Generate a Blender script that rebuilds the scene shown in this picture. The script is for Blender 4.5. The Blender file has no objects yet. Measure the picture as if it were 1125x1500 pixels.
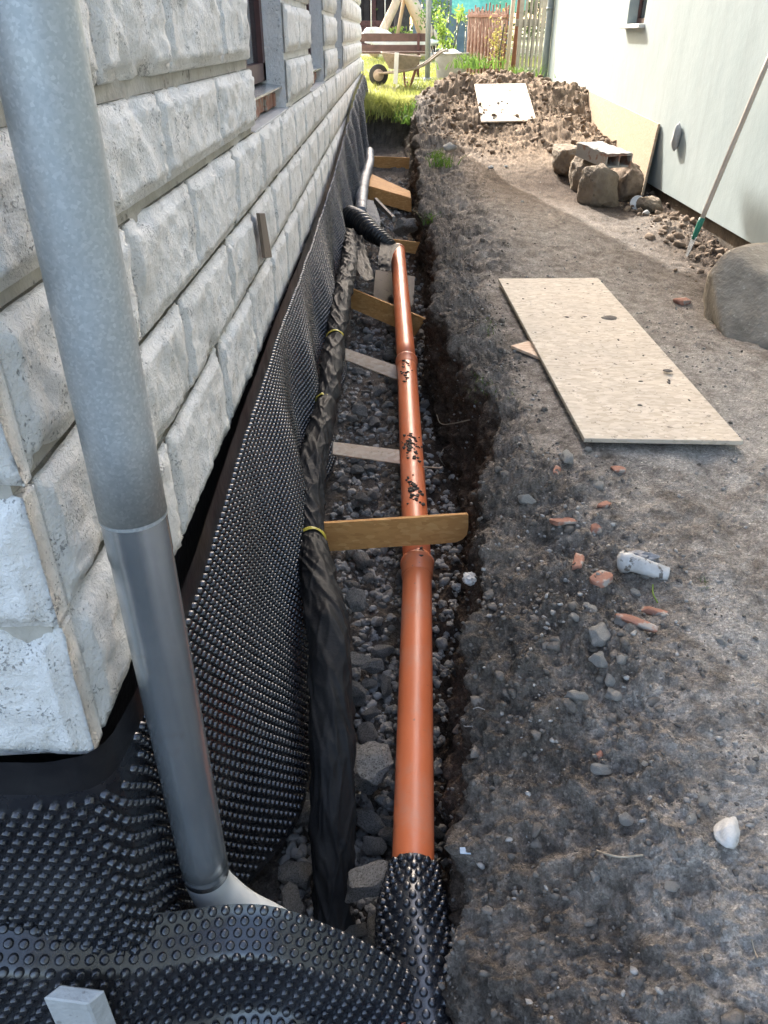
import bpy, bmesh, math, random
import numpy as np
from mathutils import Vector, Matrix

random.seed(7); rng = np.random.default_rng(7)
scn = bpy.context.scene
COL = scn.collection

# ------------------------------------------------------------------ camera
FPX = 1127.0                                   # focal length in pixels of the 1125 x 1500 picture
PITCH = math.atan(700 / FPX)
YAW = math.atan(12.5 * math.cos(PITCH) / FPX)
EYE = 1.35
cam_d = bpy.data.cameras.new('camera')
cam = bpy.data.objects.new('camera', cam_d); COL.objects.link(cam)
cam.location = (0, 0, EYE)
cam.rotation_euler = (math.pi / 2 - PITCH, 0, YAW)
cam_d.sensor_fit = 'VERTICAL'; cam_d.sensor_height = 24.0
cam_d.lens = 24.0 * FPX / 1500.0
cam_d.clip_start = 0.02; cam_d.clip_end = 500
scn.camera = cam
scn.render.resolution_x = 768; scn.render.resolution_y = 1024

# ------------------------------------------------------------------ light
SUN_EL = math.radians(33); SUN_AZ = math.radians(-16.0)      # azimuth from +Y, negative = towards -X
w = bpy.data.worlds.new('World'); scn.world = w; w.use_nodes = True
nt = w.node_tree; nt.nodes.clear()
sky = nt.nodes.new('ShaderNodeTexSky'); sky.sky_type = 'NISHITA'; sky.sun_disc = False
sky.sun_elevation = SUN_EL; sky.sun_rotation = SUN_AZ
sky.air_density = 1.0; sky.dust_density = 5.0; sky.ozone_density = 0.0
bg = nt.nodes.new('ShaderNodeBackground'); bg.inputs['Strength'].default_value = 0.15
wo = nt.nodes.new('ShaderNodeOutputWorld')
nt.links.new(sky.outputs[0], bg.inputs[0]); nt.links.new(bg.outputs[0], wo.inputs[0])
sd = bpy.data.lights.new('sun', 'SUN'); sd.energy = 2.0; sd.angle = math.radians(0.5); sd.color = (1.0, 0.975, 0.94)
so = bpy.data.objects.new('sun', sd); COL.objects.link(so)
to_sun = Vector((math.sin(SUN_AZ) * math.cos(SUN_EL), math.cos(SUN_AZ) * math.cos(SUN_EL), math.sin(SUN_EL)))
so.rotation_euler = to_sun.to_track_quat('Z', 'Y').to_euler(); so.location = (-4, 14, 9)
scn.view_settings.view_transform = 'Standard'; scn.view_settings.look = 'None'
scn.view_settings.gamma = 1.0; scn.view_settings.exposure = 2.65

# ------------------------------------------------------------------ helpers
def at(x, y, X=None, Y=None, Z=None, d=None):
    """point of the place seen at a pixel of the photograph, on a given plane"""
    F = (-math.sin(YAW) * math.cos(PITCH), math.cos(YAW) * math.cos(PITCH), -math.sin(PITCH))
    R = (math.cos(YAW), math.sin(YAW), 0.0)
    U = (-math.sin(YAW) * math.sin(PITCH), math.cos(YAW) * math.sin(PITCH), math.cos(PITCH))
    a = (x - 562.5) / FPX; b = (750 - y) / FPX
    r = [F[i] + a * R[i] + b * U[i] for i in range(3)]
    t = d if d is not None else (X / r[0] if X is not None else (Y / r[1] if Y is not None else (Z - EYE) / r[2]))
    return np.array((r[0] * t, r[1] * t, r[2] * t + EYE))

_p = np.random.default_rng(11).permutation(256); PERM = np.concatenate([_p, _p, _p])
GR = np.random.default_rng(12).normal(size=(256, 3)); GR /= np.linalg.norm(GR, axis=1)[:, None]
def pn(x, y, z):
    x = np.asarray(x, float); y = np.asarray(y, float) + 0 * x; z = np.asarray(z, float) + 0 * x
    xi = np.floor(x).astype(int); yi = np.floor(y).astype(int); zi = np.floor(z).astype(int)
    xf = x - xi; yf = y - yi; zf = z - zi
    u = xf * xf * (3 - 2 * xf); v = yf * yf * (3 - 2 * yf); q = zf * zf * (3 - 2 * zf)
    xi &= 255; yi &= 255; zi &= 255
    def g(a, b, c):
        h = PERM[PERM[PERM[xi + a] + yi + b] + zi + c]
        G = GR[h]
        return G[..., 0] * (xf - a) + G[..., 1] * (yf - b) + G[..., 2] * (zf - c)
    l = lambda a, b, t: a + t * (b - a)
    return 1.5 * l(l(l(g(0,0,0), g(1,0,0), u), l(g(0,1,0), g(1,1,0), u), v),
                   l(l(g(0,0,1), g(1,0,1), u), l(g(0,1,1), g(1,1,1), u), v), q)
def fbm(P, scale, octs=4, gain=0.5, off=0.0):
    s = 0; a = 1.0
    for k in range(octs):
        s = s + a * pn(P[..., 0] * scale + off + 7.3 * k, P[..., 1] * scale + 3.1 * k, P[..., 2] * scale - off)
        scale *= 2.03; a *= gain
    return s
def sstep(a, b, x):
    t = np.clip((np.asarray(x, float) - a) / (b - a), 0, 1); return t * t * (3 - 2 * t)

ROOT = {}                                       # world place of each thing
def tag(o, label=None, cat=None, group=None, kind=None):
    if label: o['label'] = label
    if cat: o['category'] = cat
    if group: o['group'] = group
    if kind: o['kind'] = kind
    return o
def thing(name, label, cat, loc, group=None):
    o = bpy.data.objects.new(name, None); COL.objects.link(o); o.empty_display_size = 0.1
    o.location = tuple(float(c) for c in loc); ROOT[o.name] = np.array(loc, float)
    return tag(o, label, cat, group)
def mesh(name, V, F, m, parent=None, smooth=True, col=None, loc=None):
    """one mesh object; V in place coordinates; F array of quads/tris or list of tuples"""
    V = np.asarray(V, float)
    base = np.zeros(3)
    if parent is not None: base = ROOT[parent.name]
    elif loc is not None: base = np.array(loc, float)
    me = bpy.data.meshes.new(name)
    if isinstance(F, np.ndarray):
        n, k = F.shape
        me.vertices.add(len(V)); me.vertices.foreach_set('co', (V - base).astype(np.float32).ravel())
        me.loops.add(n * k); me.loops.foreach_set('vertex_index', F.astype(np.int32).ravel())
        me.polygons.add(n); me.polygons.foreach_set('loop_start', np.arange(0, n * k, k, dtype=np.int32))
        me.update(calc_edges=True); me.validate()
    else:
        me.from_pydata((V - base).tolist(), [], [tuple(int(i) for i in f) for f in F]); me.update()
    if smooth: me.polygons.foreach_set('use_smooth', np.ones(len(me.polygons), dtype=bool))
    if col is not None:
        ca = me.color_attributes.new('Col', 'FLOAT_COLOR', 'POINT')
        c4 = np.ones((len(V), 4), np.float32); c4[:, :3] = col
        ca.data.foreach_set('color', c4.ravel())
    me.materials.append(m)
    o = bpy.data.objects.new(name, me); COL.objects.link(o)
    if parent is not None: o.parent = parent; ROOT[o.name] = base
    else: o.location = tuple(base); ROOT[o.name] = base
    return o
class Geo:
    """collects verts and faces"""
    def __init__(s): s.V = []; s.F = []; s.n = 0
    def add(s, V, F):
        V = np.asarray(V, float).reshape(-1, 3)
        s.F += [tuple(int(i) + s.n for i in f) for f in F]; s.V.append(V); s.n += len(V); return s
    def out(s): return np.vstack(s.V), s.F
def join(*gs):
    g = Geo()
    for V, F in gs: g.add(V, F)
    return g.out()
def box(x0, x1, y0, y1, z0, z1, bev=0.0):
    return hexa([(x0,y0,z0),(x1,y0,z0),(x1,y1,z0),(x0,y1,z0)], [(x0,y0,z1),(x1,y0,z1),(x1,y1,z1),(x0,y1,z1)], bev)
def hexa(bot, top, bev=0.0):
    V = np.array(list(bot) + list(top), float)
    F = [(3,2,1,0),(4,5,6,7),(0,1,5,4),(1,2,6,5),(2,3,7,6),(3,0,4,7)]
    if bev <= 0: return V, F
    bm = bmesh.new(); vs = [bm.verts.new(v) for v in V]
    for f in F: bm.faces.new([vs[i] for i in f])
    bmesh.ops.recalc_face_normals(bm, faces=bm.faces)
    bmesh.ops.bevel(bm, geom=list(bm.edges), offset=bev, segments=1, affect='EDGES')
    bm.verts.index_update()
    r = (np.array([v.co[:] for v in bm.verts]), [tuple(v.index for v in f.verts) for f in bm.faces]); bm.free(); return r
def slab(quad, th, bev=0.002):
    """board: four corners of its top face, thickness downwards/backwards"""
    q = np.array(quad, float); n = np.cross(q[1] - q[0], q[3] - q[0]); n /= np.linalg.norm(n)
    return hexa(q - n * th, q, bev)
def beam(A, B, wdt, hgt, up=(0, 0, 1), bev=0.002):
    A = np.array(A, float); B = np.array(B, float); d = (B - A) / np.linalg.norm(B - A)
    s = np.cross(d, up); s /= np.linalg.norm(s); u = np.cross(s, d)
    c = lambda P: [P - s*wdt/2 - u*hgt/2, P + s*wdt/2 - u*hgt/2, P + s*wdt/2 + u*hgt/2, P - s*wdt/2 + u*hgt/2]
    return hexa(c(A), c(B), bev)
def spline(pts, n):
    P = np.array(pts, float); m = len(P)
    Q = np.vstack([2*P[0]-P[1], P, 2*P[-1]-P[-2]]); out = []
    seg = np.linspace(0, m - 1, n)
    for t in seg:
        i = min(int(t), m - 2); f = t - i
        a, b, c, d = Q[i], Q[i+1], Q[i+2], Q[i+3]
        out.append(0.5*((2*b) + (-a+c)*f + (2*a-5*b+4*c-d)*f*f + (-a+3*b-3*c+d)*f**3))
    return np.array(out)
def frames(P):
    T = np.gradient(P, axis=0); T /= np.linalg.norm(T, axis=1)[:, None]
    up = np.array((0, 0, 1.0)) if abs(T[0][2]) < 0.9 else np.array((1.0, 0, 0))
    N = np.zeros_like(P); n = up - T[0] * np.dot(up, T[0]); n /= np.linalg.norm(n); N[0] = n
    for i in range(1, len(P)):
        n = N[i-1] - T[i] * np.dot(N[i-1], T[i]); N[i] = n / np.linalg.norm(n)
    return T, N, np.cross(T, N)
def tube(P, r, seg=12, caps=True, rfun=None):
    P = np.array(P, float); n = len(P); T, N, B = frames(P)
    r = np.full(n, r) if np.isscalar(r) else np.array(r, float)
    a = np.linspace(0, 2*np.pi, seg, endpoint=False)
    R = np.repeat(r[:, None], seg, 1)
    if rfun is not None: R = R + rfun(np.linspace(0, 1, n)[:, None], a[None, :], P)
    V = P[:, None, :] + R[..., None] * (np.cos(a)[None, :, None]*N[:, None, :] + np.sin(a)[None, :, None]*B[:, None, :])
    F = [(i*seg+j, i*seg+(j+1) % seg, (i+1)*seg+(j+1) % seg, (i+1)*seg+j) for i in range(n-1) for j in range(seg)]
    if caps: F += [tuple(range(seg))[::-1], tuple((n-1)*seg+j for j in range(seg))]
    return V.reshape(-1, 3), F
def rod(A, B, r, seg=8, r2=None):
    return tube([A, (np.array(A)+np.array(B))/2, B], [r, (r+(r2 or r))/2, r2 or r], seg)
def grid_faces(nu, nv):
    i = np.arange(nu-1)[:, None]; j = np.arange(nv-1)[None, :]
    a = i*nv + j
    return np.stack([a, a+1, a+nv+1, a+nv], -1).reshape(-1, 4)
def ico(sub):
    bm = bmesh.new(); bmesh.ops.create_icosphere(bm, subdivisions=sub, radius=1.0); bm.verts.index_update()
    r = (np.array([v.co[:] for v in bm.verts]), [tuple(v.index for v in f.verts) for f in bm.faces]); bm.free(); return r
ICO = {k: ico(k) for k in (1, 2, 3, 4)}
def rock(seed, sub=2, rough=0.28, cuts=6):
    V, F = ICO[sub]; V = V.copy(); r = np.random.default_rng(seed)
    for _ in range(cuts):                                    # flat broken faces
        n = r.normal(size=3); n /= np.linalg.norm(n); d = r.uniform(0.5, 0.85)
        k = V @ n; V -= np.maximum(k - d, 0)[:, None] * n
    V *= (1 + rough * fbm(V, 1.3, 3, 0.5, seed * 3.7))[:, None]
    if sub >= 3: V *= (1 + 0.05 * fbm(V, 6.0, 2, 0.5, seed))[:, None]
    return V, F

# ------------------------------------------------------------------ materials
class NT:
    def __init__(s, name):
        s.m = bpy.data.materials.new(name); s.m.use_nodes = True; s.t = s.m.node_tree
        s.b = s.t.nodes['Principled BSDF']
        tc = s.t.nodes.new('ShaderNodeTexCoord'); s.co = tc.outputs['Object']
    def n(s, typ, **kw):
        o = s.t.nodes.new(typ)
        for k, v in kw.items(): setattr(o, k, v)
        return o
    def l(s, a, b): s.t.links.new(a, b)
    def noise(s, scale, detail=4, rough=0.55, vec=None, dist=0.0):
        o = s.n('ShaderNodeTexNoise'); o.inputs['Scale'].default_value = scale; o.inputs['Detail'].default_value = detail
        o.inputs['Roughness'].default_value = rough; o.inputs['Distortion'].default_value = dist
        s.l(vec if vec is not None else s.co, o.inputs['Vector']); return o.outputs['Fac']
    def mapping(s, scale=(1, 1, 1), rot=(0, 0, 0)):
        o = s.n('ShaderNodeMapping'); o.inputs['Scale'].default_value = scale; o.inputs['Rotation'].default_value = rot
        s.l(s.co, o.inputs['Vector']); return o.outputs[0]
    def ramp(s, fac, stops):
        o = s.n('ShaderNodeValToRGB'); e = o.color_ramp.elements
        while len(e) < len(stops): e.new(0.5)
        for k, (p, c) in enumerate(stops):
            e[k].position = p; e[k].color = (c[0], c[1], c[2], 1) if hasattr(c, '__len__') else (c, c, c, 1)
        s.l(fac, o.inputs[0]); return o.outputs[0]
    def mix(s, fac, a, b, mode='MIX'):
        o = s.n('ShaderNodeMix', data_type='RGBA', blend_type=mode)
        if hasattr(fac, 'links') : s.l(fac, o.inputs[0])
        else: o.inputs[0].default_value = fac
        for v, k in ((a, 6), (b, 7)):
            if hasattr(v, 'links'): s.l(v, o.inputs[k])
            else: o.inputs[k].default_value = (v[0], v[1], v[2], 1)
        return o.outputs[2]
    def bump(s, h, dist, strength=1.0, prev=None):
        o = s.n('ShaderNodeBump'); o.inputs['Strength'].default_value = strength; o.inputs['Distance'].default_value = dist
        s.l(h, o.inputs['Height'])
        if prev is not None: s.l(prev, o.inputs['Normal'])
        return o.outputs[0]
    def done(s, col, rough=0.7, normal=None, metal=0.0, spec=0.5):
        if hasattr(col, 'links'): s.l(col, s.b.inputs['Base Color'])
        else: s.b.inputs['Base Color'].default_value = (col[0], col[1], col[2], 1)
        if hasattr(rough, 'links'): s.l(rough, s.b.inputs['Roughness'])
        else: s.b.inputs['Roughness'].default_value = rough
        if normal is not None: s.l(normal, s.b.inputs['Normal'])
        s.b.inputs['Metallic'].default_value = metal; s.b.inputs['Specular IOR Level'].default_value = spec
        return s.m
def plain(name, c1, c2, scale=8, rough=0.7, bump=0.002, bscale=40, metal=0.0, spec=0.4, dirt=None, dscale=20, dthr=0.62):
    k = NT(name)
    c = k.ramp(k.noise(scale, 5, 0.6), [(0.3, c1), (0.7, c2)])
    if dirt is not None: c = k.mix(k.ramp(k.noise(dscale, 4, 0.6), [(dthr, 0.0), (dthr + 0.06, 1.0)]), c, dirt)
    return k.done(c, rough, k.bump(k.noise(bscale, 4), bump) if bump else None, metal, spec)

def m_stone():
    k = NT('rusticated_stone')
    c = k.ramp(k.noise(5, 6, 0.65), [(0.25, (0.66, 0.63, 0.575)), (0.5, (0.765, 0.74, 0.69)), (0.75, (0.82, 0.80, 0.76))])
    pits = k.ramp(k.mix(0.45, k.noise(190, 3, 0.5), k.noise(13, 3, 0.6)), [(0.582, 0.0), (0.645, 1.0)])
    grime = k.ramp(k.noise(17, 5, 0.7, dist=0.6), [(0.60, 0.0), (0.74, 1.0)])
    c = k.mix(k.mix(0.6, (0, 0, 0), grime), c, (0.40, 0.385, 0.36)); pit2 = k.mix(0.6, (0, 0, 0), pits)
    c = k.mix(pit2, c, (0.17, 0.16, 0.15))
    n = k.bump(k.noise(26, 7, 0.68), 0.011); n = k.bump(k.noise(140, 3, 0.6), 0.0025, 0.9, n)
    inv = k.ramp(pits, [(0, 1.0), (1, 0.0)])
    return k.done(c, 0.88, k.bump(inv, 0.003, 0.8, n), spec=0.25)
def m_osb(name, tones, dirt_col, dirt_amt=0.60, rot=0.0):
    k = NT(name); vec = k.mapping((34, 70, 90), (0.3, 0.2, .6 + rot))
    v = k.n('ShaderNodeTexVoronoi', feature='F1'); v.inputs['Scale'].default_value = 1.0
    k.l(vec, v.inputs['Vector'])
    sep = k.n('ShaderNodeSeparateColor'); k.l(v.outputs['Color'], sep.inputs[0])
    c = k.ramp(sep.outputs[0], [(0.0, tones[0]), (0.45, tones[1]), (0.8, tones[2]), (1.0, tones[3])])
    c = k.mix(k.ramp(k.noise(3.0, 5, 0.6), [(0.35, 0.0), (0.75, 0.55)]), c, dirt_col)
    c = k.mix(k.ramp(k.noise(38, 5, 0.7), [(dirt_amt, 0.0), (dirt_amt + 0.08, 0.85)]), c, (0.085, 0.07, 0.058))
    return k.done(c, 0.75, k.bump(sep.outputs[1], 0.0008), spec=0.3)
def m_galv(name, lo, hi, rough, scale=70):
    k = NT(name); v = k.n('ShaderNodeTexVoronoi', feature='F1'); v.inputs['Scale'].default_value = scale
    k.l(k.co, v.inputs['Vector']); sep = k.n('ShaderNodeSeparateColor'); k.l(v.outputs['Color'], sep.inputs[0])
    c = k.ramp(sep.outputs[0], [(0.0, lo), (0.75, [(a+b)/2 for a, b in zip(lo, hi)]), (1.0, hi)])
    c = k.mix(k.ramp(k.noise(6, 5, 0.6), [(0.4, 0.0), (0.75, 0.5)]), c, [x * 0.85 for x in lo])
    r = k.ramp(k.noise(20, 4), [(0.3, rough - 0.08), (0.7, rough + 0.12)])
    return k.done(c, r, k.bump(k.noise(3.5, 2), 0.004, 0.5), metal=0.5)
def m_vcol(name, fine=260, dist=0.004, rough=0.95):
    k = NT(name); a = k.n('ShaderNodeVertexColor'); a.layer_name = 'Col'
    c = k.mix(1.0, a.outputs[0], k.ramp(k.noise(fine, 4, 0.7), [(0.25, 0.62), (0.75, 1.36)]), 'MULTIPLY')
    v = k.n('ShaderNodeTexVoronoi', feature='F1'); v.inputs['Scale'].default_value = 150; k.l(k.co, v.inputs['Vector'])
    sp = k.n('ShaderNodeSeparateColor'); k.l(v.outputs['Color'], sp.inputs[0])
    c = k.mix(1.0, c, k.ramp(sp.outputs[0], [(0.0, 0.70), (0.6, 0.98), (0.95, 1.12), (1.0, 1.6)]), 'MULTIPLY')
    grain = k.ramp(v.outputs['Distance'], [(0.0, 1.0), (0.7, 0.0)])
    n = k.bump(k.noise(70, 6, 0.7), 0.014, 0.9); n = k.bump(grain, 0.005, 0.9, n); n = k.bump(k.noise(fine * 2, 4, 0.7), dist, 1.0, n)
    return k.done(c, rough, n, spec=0.15)
def m_membrane():
    k = NT('black_dimpled_plastic')
    c = k.ramp(k.noise(9, 5, 0.65), [(0.35, (0.010, 0.011, 0.015)), (0.8, (0.028, 0.029, 0.033))])
    c = k.mix(k.ramp(k.noise(5, 7, 0.7), [(0.55, 0.0), (0.78, 0.35)]), c, (0.10, 0.095, 0.088))
    return k.done(c, k.ramp(k.noise(25, 4), [(0.3, 0.18), (0.7, 0.34)]), k.bump(k.noise(30, 3), 0.002, 0.6), spec=0.9)
def m_orange():
    k = NT('orange_pipe_plastic')
    c = k.ramp(k.noise(4, 4), [(0.3, (0.60, 0.155, 0.058)), (0.7, (0.66, 0.18, 0.07))])
    c = k.mix(k.ramp(k.noise(60, 5, 0.65), [(0.66, 0.0), (0.72, 0.8)]), c, (0.17, 0.10, 0.075))
    c = k.mix(k.ramp(k.noise(7, 6, 0.7), [(0.48, 0.0), (0.8, 0.6)]), c, (0.46, 0.27, 0.19))
    return k.done(c, k.ramp(k.noise(15, 4), [(0.3, 0.30), (0.7, 0.46)]), k.bump(k.noise(2.0, 2), 0.003, 0.4), spec=0.5)
def m_plaster():
    k = NT('pale_green_plaster')
    c = k.ramp(k.noise(1.6, 6, 0.65), [(0.3, (0.33, 0.385, 0.38)), (0.7, (0.395, 0.445, 0.435))])
    st = k.noise(1.0, 6, 0.7, vec=k.mapping((3, 6, 0.6)))
    c = k.mix(k.ramp(st, [(0.5, 0.0), (0.8, 0.4)]), c, (0.28, 0.305, 0.295))
    n = k.bump(k.noise(4, 6, 0.6), 0.010, 0.5); n = k.bump(k.noise(90, 3), 0.0012, 0.6, n)
    return k.done(c, 0.9, n, spec=0.2)
M = dict(
    stone=m_stone(),
    mortar=plain('tan_mortar', (0.36, 0.325, 0.27), (0.50, 0.47, 0.41), 12, 0.95, 0.004, 60, dirt=(0.20, 0.18, 0.155), dscale=22),
    bitumen=plain('black_bitumen', (0.006, 0.006, 0.006), (0.018, 0.018, 0.018), 15, 0.55, 0.004, 45),
    brick=plain('red_brick', (0.25, 0.115, 0.078), (0.38, 0.20, 0.14), 20, 0.9, 0.004, 60, dirt=(0.34, 0.30, 0.26), dscale=22, dthr=0.54),
    brickdusty=plain('dusty_brick', (0.24, 0.13, 0.09), (0.33, 0.20, 0.145), 20, 0.95, 0.006, 60, dirt=(0.33, 0.30, 0.26), dscale=9, dthr=0.42),
    frame=plain('maroon_window_paint', (0.07, 0.03, 0.027), (0.10, 0.045, 0.04), 20, 0.45, 0.0005, 80),
    galv=m_galv('galvanised_steel', (0.42, 0.445, 0.45), (0.57, 0.59, 0.59), 0.46, 260),
    steel=plain('smooth_zinc_sheet', (0.42, 0.455, 0.48), (0.55, 0.585, 0.61), 5, 0.26, 0.001, 12, metal=0.8, dirt=(0.42, 0.41, 0.39), dscale=7, dthr=0.6),
    pale=plain('pale_pipe_plastic', (0.55, 0.57, 0.55), (0.66, 0.67, 0.65), 9, 0.4, 0),
    membrane=m_membrane(),
    strip=plain('smooth_black_sheet', (0.010, 0.010, 0.012), (0.026, 0.025, 0.026), 12, 0.32, 0.003, 14, spec=0.5),
    film=plain('black_film', (0.013, 0.013, 0.014), (0.026, 0.026, 0.026), 8, 0.55, 0.002, 60, spec=0.4),
    corr=plain('black_corrugated_plastic', (0.010, 0.010, 0.010), (0.018, 0.018, 0.018), 10, 0.35, 0),
    silver=plain('silvery_dirty_film', (0.13, 0.135, 0.15), (0.27, 0.28, 0.30), 20, 0.5, 0.004, 40, metal=0.2),
    greysheet=plain('grey_plastic_sheet', (0.06, 0.07, 0.085), (0.12, 0.135, 0.16), 9, 0.6, 0.003, 30, spec=0.2),
    tape=plain('yellow_tape', (0.40, 0.32, 0.04), (0.52, 0.43, 0.07), 20, 0.4, 0),
    orange=m_orange(),
    mud=plain('wet_mud', (0.035, 0.027, 0.021), (0.085, 0.068, 0.053), 60, 0.85, 0.006, 90),
    osb=m_osb('fresh_osb', [(0.45, 0.215, 0.068), (0.52, 0.26, 0.085), (0.57, 0.295, 0.10), (0.64, 0.365, 0.14)], (0.44, 0.21, 0.07), 0.68),
    osbpale=m_osb('weathered_osb', [(0.58, 0.39, 0.26), (0.66, 0.47, 0.33), (0.70, 0.52, 0.37), (0.76, 0.60, 0.45)], (0.58, 0.43, 0.32), 0.635),
    osbwhite=m_osb('pale_dusty_osb', [(0.48, 0.40, 0.305), (0.57, 0.485, 0.38), (0.62, 0.535, 0.43), (0.68, 0.595, 0.49)], (0.40, 0.35, 0.29), 0.60),
    panelw=m_osb('yellowed_osb', [(0.34, 0.25, 0.155), (0.39, 0.30, 0.20), (0.42, 0.32, 0.22), (0.46, 0.365, 0.27)], (0.36, 0.27, 0.19), 0.68),
    plank=plain('grey_brown_board', (0.14, 0.11, 0.085), (0.21, 0.165, 0.125), 6, 0.7, 0.001, 50, dirt=(0.08, 0.065, 0.05), dscale=25),
    soil=m_vcol('soil'),
    clod=plain('dry_clods', (0.13, 0.09, 0.06), (0.26, 0.19, 0.13), 25, 0.95, 0.006, 90),
    dclod=plain('dark_clods', (0.09, 0.078, 0.066), (0.19, 0.168, 0.146), 30, 0.95, 0.005, 110),
    gravel=plain('grey_gravel', (0.14, 0.13, 0.118), (0.46, 0.44, 0.41), 28, 0.9, 0.003, 120),
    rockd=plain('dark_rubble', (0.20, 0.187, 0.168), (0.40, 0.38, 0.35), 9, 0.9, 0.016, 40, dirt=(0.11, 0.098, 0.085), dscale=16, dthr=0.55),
    rockg=plain('grey_rock', (0.34, 0.32, 0.29), (0.52, 0.50, 0.465), 14, 0.9, 0.008, 60, dirt=(0.22, 0.19, 0.16), dscale=16),
    rockw=plain('white_rock', (0.46, 0.45, 0.42), (0.62, 0.60, 0.57), 9, 0.85, 0.005, 60, dirt=(0.28, 0.25, 0.21), dscale=18),
    rockb=plain('brown_block', (0.15, 0.115, 0.08), (0.27, 0.215, 0.155), 8, 0.95, 0.022, 30, dirt=(0.10, 0.08, 0.06), dscale=14),
    boulder=plain('brown_grey_boulder', (0.19, 0.165, 0.13), (0.33, 0.295, 0.24), 7, 0.9, 0.010, 40, dirt=(0.38, 0.35, 0.29), dscale=30),
    plaster=m_plaster(),
    plinth=plain('dirty_plinth', (0.06, 0.045, 0.033), (0.16, 0.125, 0.09), 5, 0.95, 0.008, 35),
    concrete=plain('light_concrete', (0.36, 0.36, 0.345), (0.46, 0.46, 0.445), 12, 0.9, 0.003, 80, dirt=(0.26, 0.255, 0.24), dscale=40),
    roof=plain('roof_tiles', (0.16, 0.06, 0.04), (0.24, 0.09, 0.06), 5, 0.85, 0.004, 20),
    white=plain('white_paint', (0.62, 0.61, 0.58), (0.74, 0.73, 0.70), 10, 0.6, 0.001, 60),
    dirtywhite=plain('dirty_white_plastic', (0.36, 0.355, 0.34), (0.56, 0.555, 0.54), 20, 0.5, 0.002, 60, dirt=(0.13, 0.115, 0.10), dscale=30, dthr=0.56),
    wood=plain('peeled_log', (0.50, 0.37, 0.24), (0.64, 0.50, 0.35), 6, 0.75, 0.004, 25),
    brownwood=plain('brown_stained_wood', (0.075, 0.045, 0.038), (0.125, 0.075, 0.062), 8, 0.6, 0.001, 50),
    greywood=plain('weathered_grey_wood', (0.24, 0.21, 0.18), (0.38, 0.34, 0.29), 9, 0.9, 0.003, 60),
    paleWood=plain('pale_post_wood', (0.45, 0.37, 0.29), (0.56, 0.47, 0.38), 9, 0.85, 0.002, 60),
    rust=plain('rusty_steel', (0.13, 0.055, 0.033), (0.24, 0.11, 0.07), 14, 0.85, 0.002, 70),
    rustpanel=plain('rusty_panel', (0.12, 0.062, 0.045), (0.24, 0.14, 0.10), 10, 0.85, 0.003, 30, dirt=(0.40, 0.30, 0.24), dscale=9, dthr=0.56),
    tray=plain('worn_barrow_steel', (0.24, 0.19, 0.145), (0.36, 0.295, 0.23), 14, 0.7, 0.002, 50, dirt=(0.17, 0.09, 0.05), dscale=25),
    tub=plain('mortar_caked_tub', (0.33, 0.315, 0.29), (0.45, 0.43, 0.40), 10, 0.85, 0.003, 50),
    postgrey=plain('grey_steel_post', (0.22, 0.25, 0.26), (0.29, 0.32, 0.33), 12, 0.5, 0.0005, 60, metal=0.3),
    rubber=plain('black_rubber', (0.012, 0.012, 0.012), (0.03, 0.03, 0.03), 10, 0.7, 0),
    dark=plain('dark_timber', (0.030, 0.024, 0.022), (0.075, 0.058, 0.050), 5, 0.85, 0.003, 25),
    maroon=plain('maroon_blocks', (0.10, 0.045, 0.04), (0.17, 0.08, 0.07), 8, 0.85, 0.003, 40),
    sheet=plain('blue_grey_sheet', (0.10, 0.145, 0.17), (0.16, 0.215, 0.24), 6, 0.6, 0.001, 30),
    teal=plain('teal_net', (0.10, 0.42, 0.38), (0.20, 0.56, 0.50), 14, 0.8, 0.004, 60),
    bark=plain('dark_bark', (0.06, 0.052, 0.045), (0.12, 0.105, 0.09), 12, 0.95, 0.01, 30),
    lawn=plain('lawn_earth', (0.070, 0.095, 0.025), (0.14, 0.16, 0.055), 3, 0.95, 0.01, 30, dirt=(0.26, 0.23, 0.15), dscale=1.2, dthr=0.52),
    grass=plain('grass_blades', (0.22, 0.26, 0.05), (0.42, 0.43, 0.14), 2.5, 0.6, 0),
    weed=plain('weed_leaves', (0.06, 0.13, 0.02), (0.13, 0.21, 0.04), 9, 0.6, 0),
    leafy=plain('yellow_green_leaves', (0.20, 0.32, 0.05), (0.36, 0.46, 0.10), 9, 0.55, 0),
    ivy=plain('ivy_leaves', (0.20, 0.19, 0.05), (0.38, 0.34, 0.10), 9, 0.6, 0),
    hedge=plain('dark_leaves', (0.035, 0.065, 0.018), (0.08, 0.13, 0.035), 5, 0.65, 0),
    root=plain('dry_root', (0.22, 0.18, 0.13), (0.36, 0.31, 0.24), 20, 0.8, 0),
    green=plain('green_plastic', (0.02, 0.16, 0.10), (0.03, 0.22, 0.14), 20, 0.5, 0),
    bluebit=plain('pale_blue_plastic', (0.30, 0.36, 0.42), (0.40, 0.46, 0.52), 20, 0.4, 0),
)
def translucent(m, amt=.45):
    t = m.node_tree; b = t.nodes['Principled BSDF']; o = t.nodes['Material Output']; tr = t.nodes.new('ShaderNodeBsdfTranslucent'); mx = t.nodes.new('ShaderNodeMixShader')
    t.links.new(b.inputs['Base Color'].links[0].from_socket, tr.inputs['Color']); mx.inputs[0].default_value = amt
    t.links.new(b.outputs[0], mx.inputs[1]); t.links.new(tr.outputs[0], mx.inputs[2]); t.links.new(mx.outputs[0], o.inputs['Surface'])
for k_ in ('grass', 'weed', 'leafy', 'ivy', 'hedge'): translucent(M[k_])
for k_, v_ in (('film', 1.25), ('greysheet', 1.22), ('strip', 1.3)): M[k_].node_tree.nodes['Principled BSDF'].inputs['IOR'].default_value = v_
gl = NT('window_glass'); M['glass'] = gl.done((0.03, 0.035, 0.04), 0.06, spec=0.8)

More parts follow.
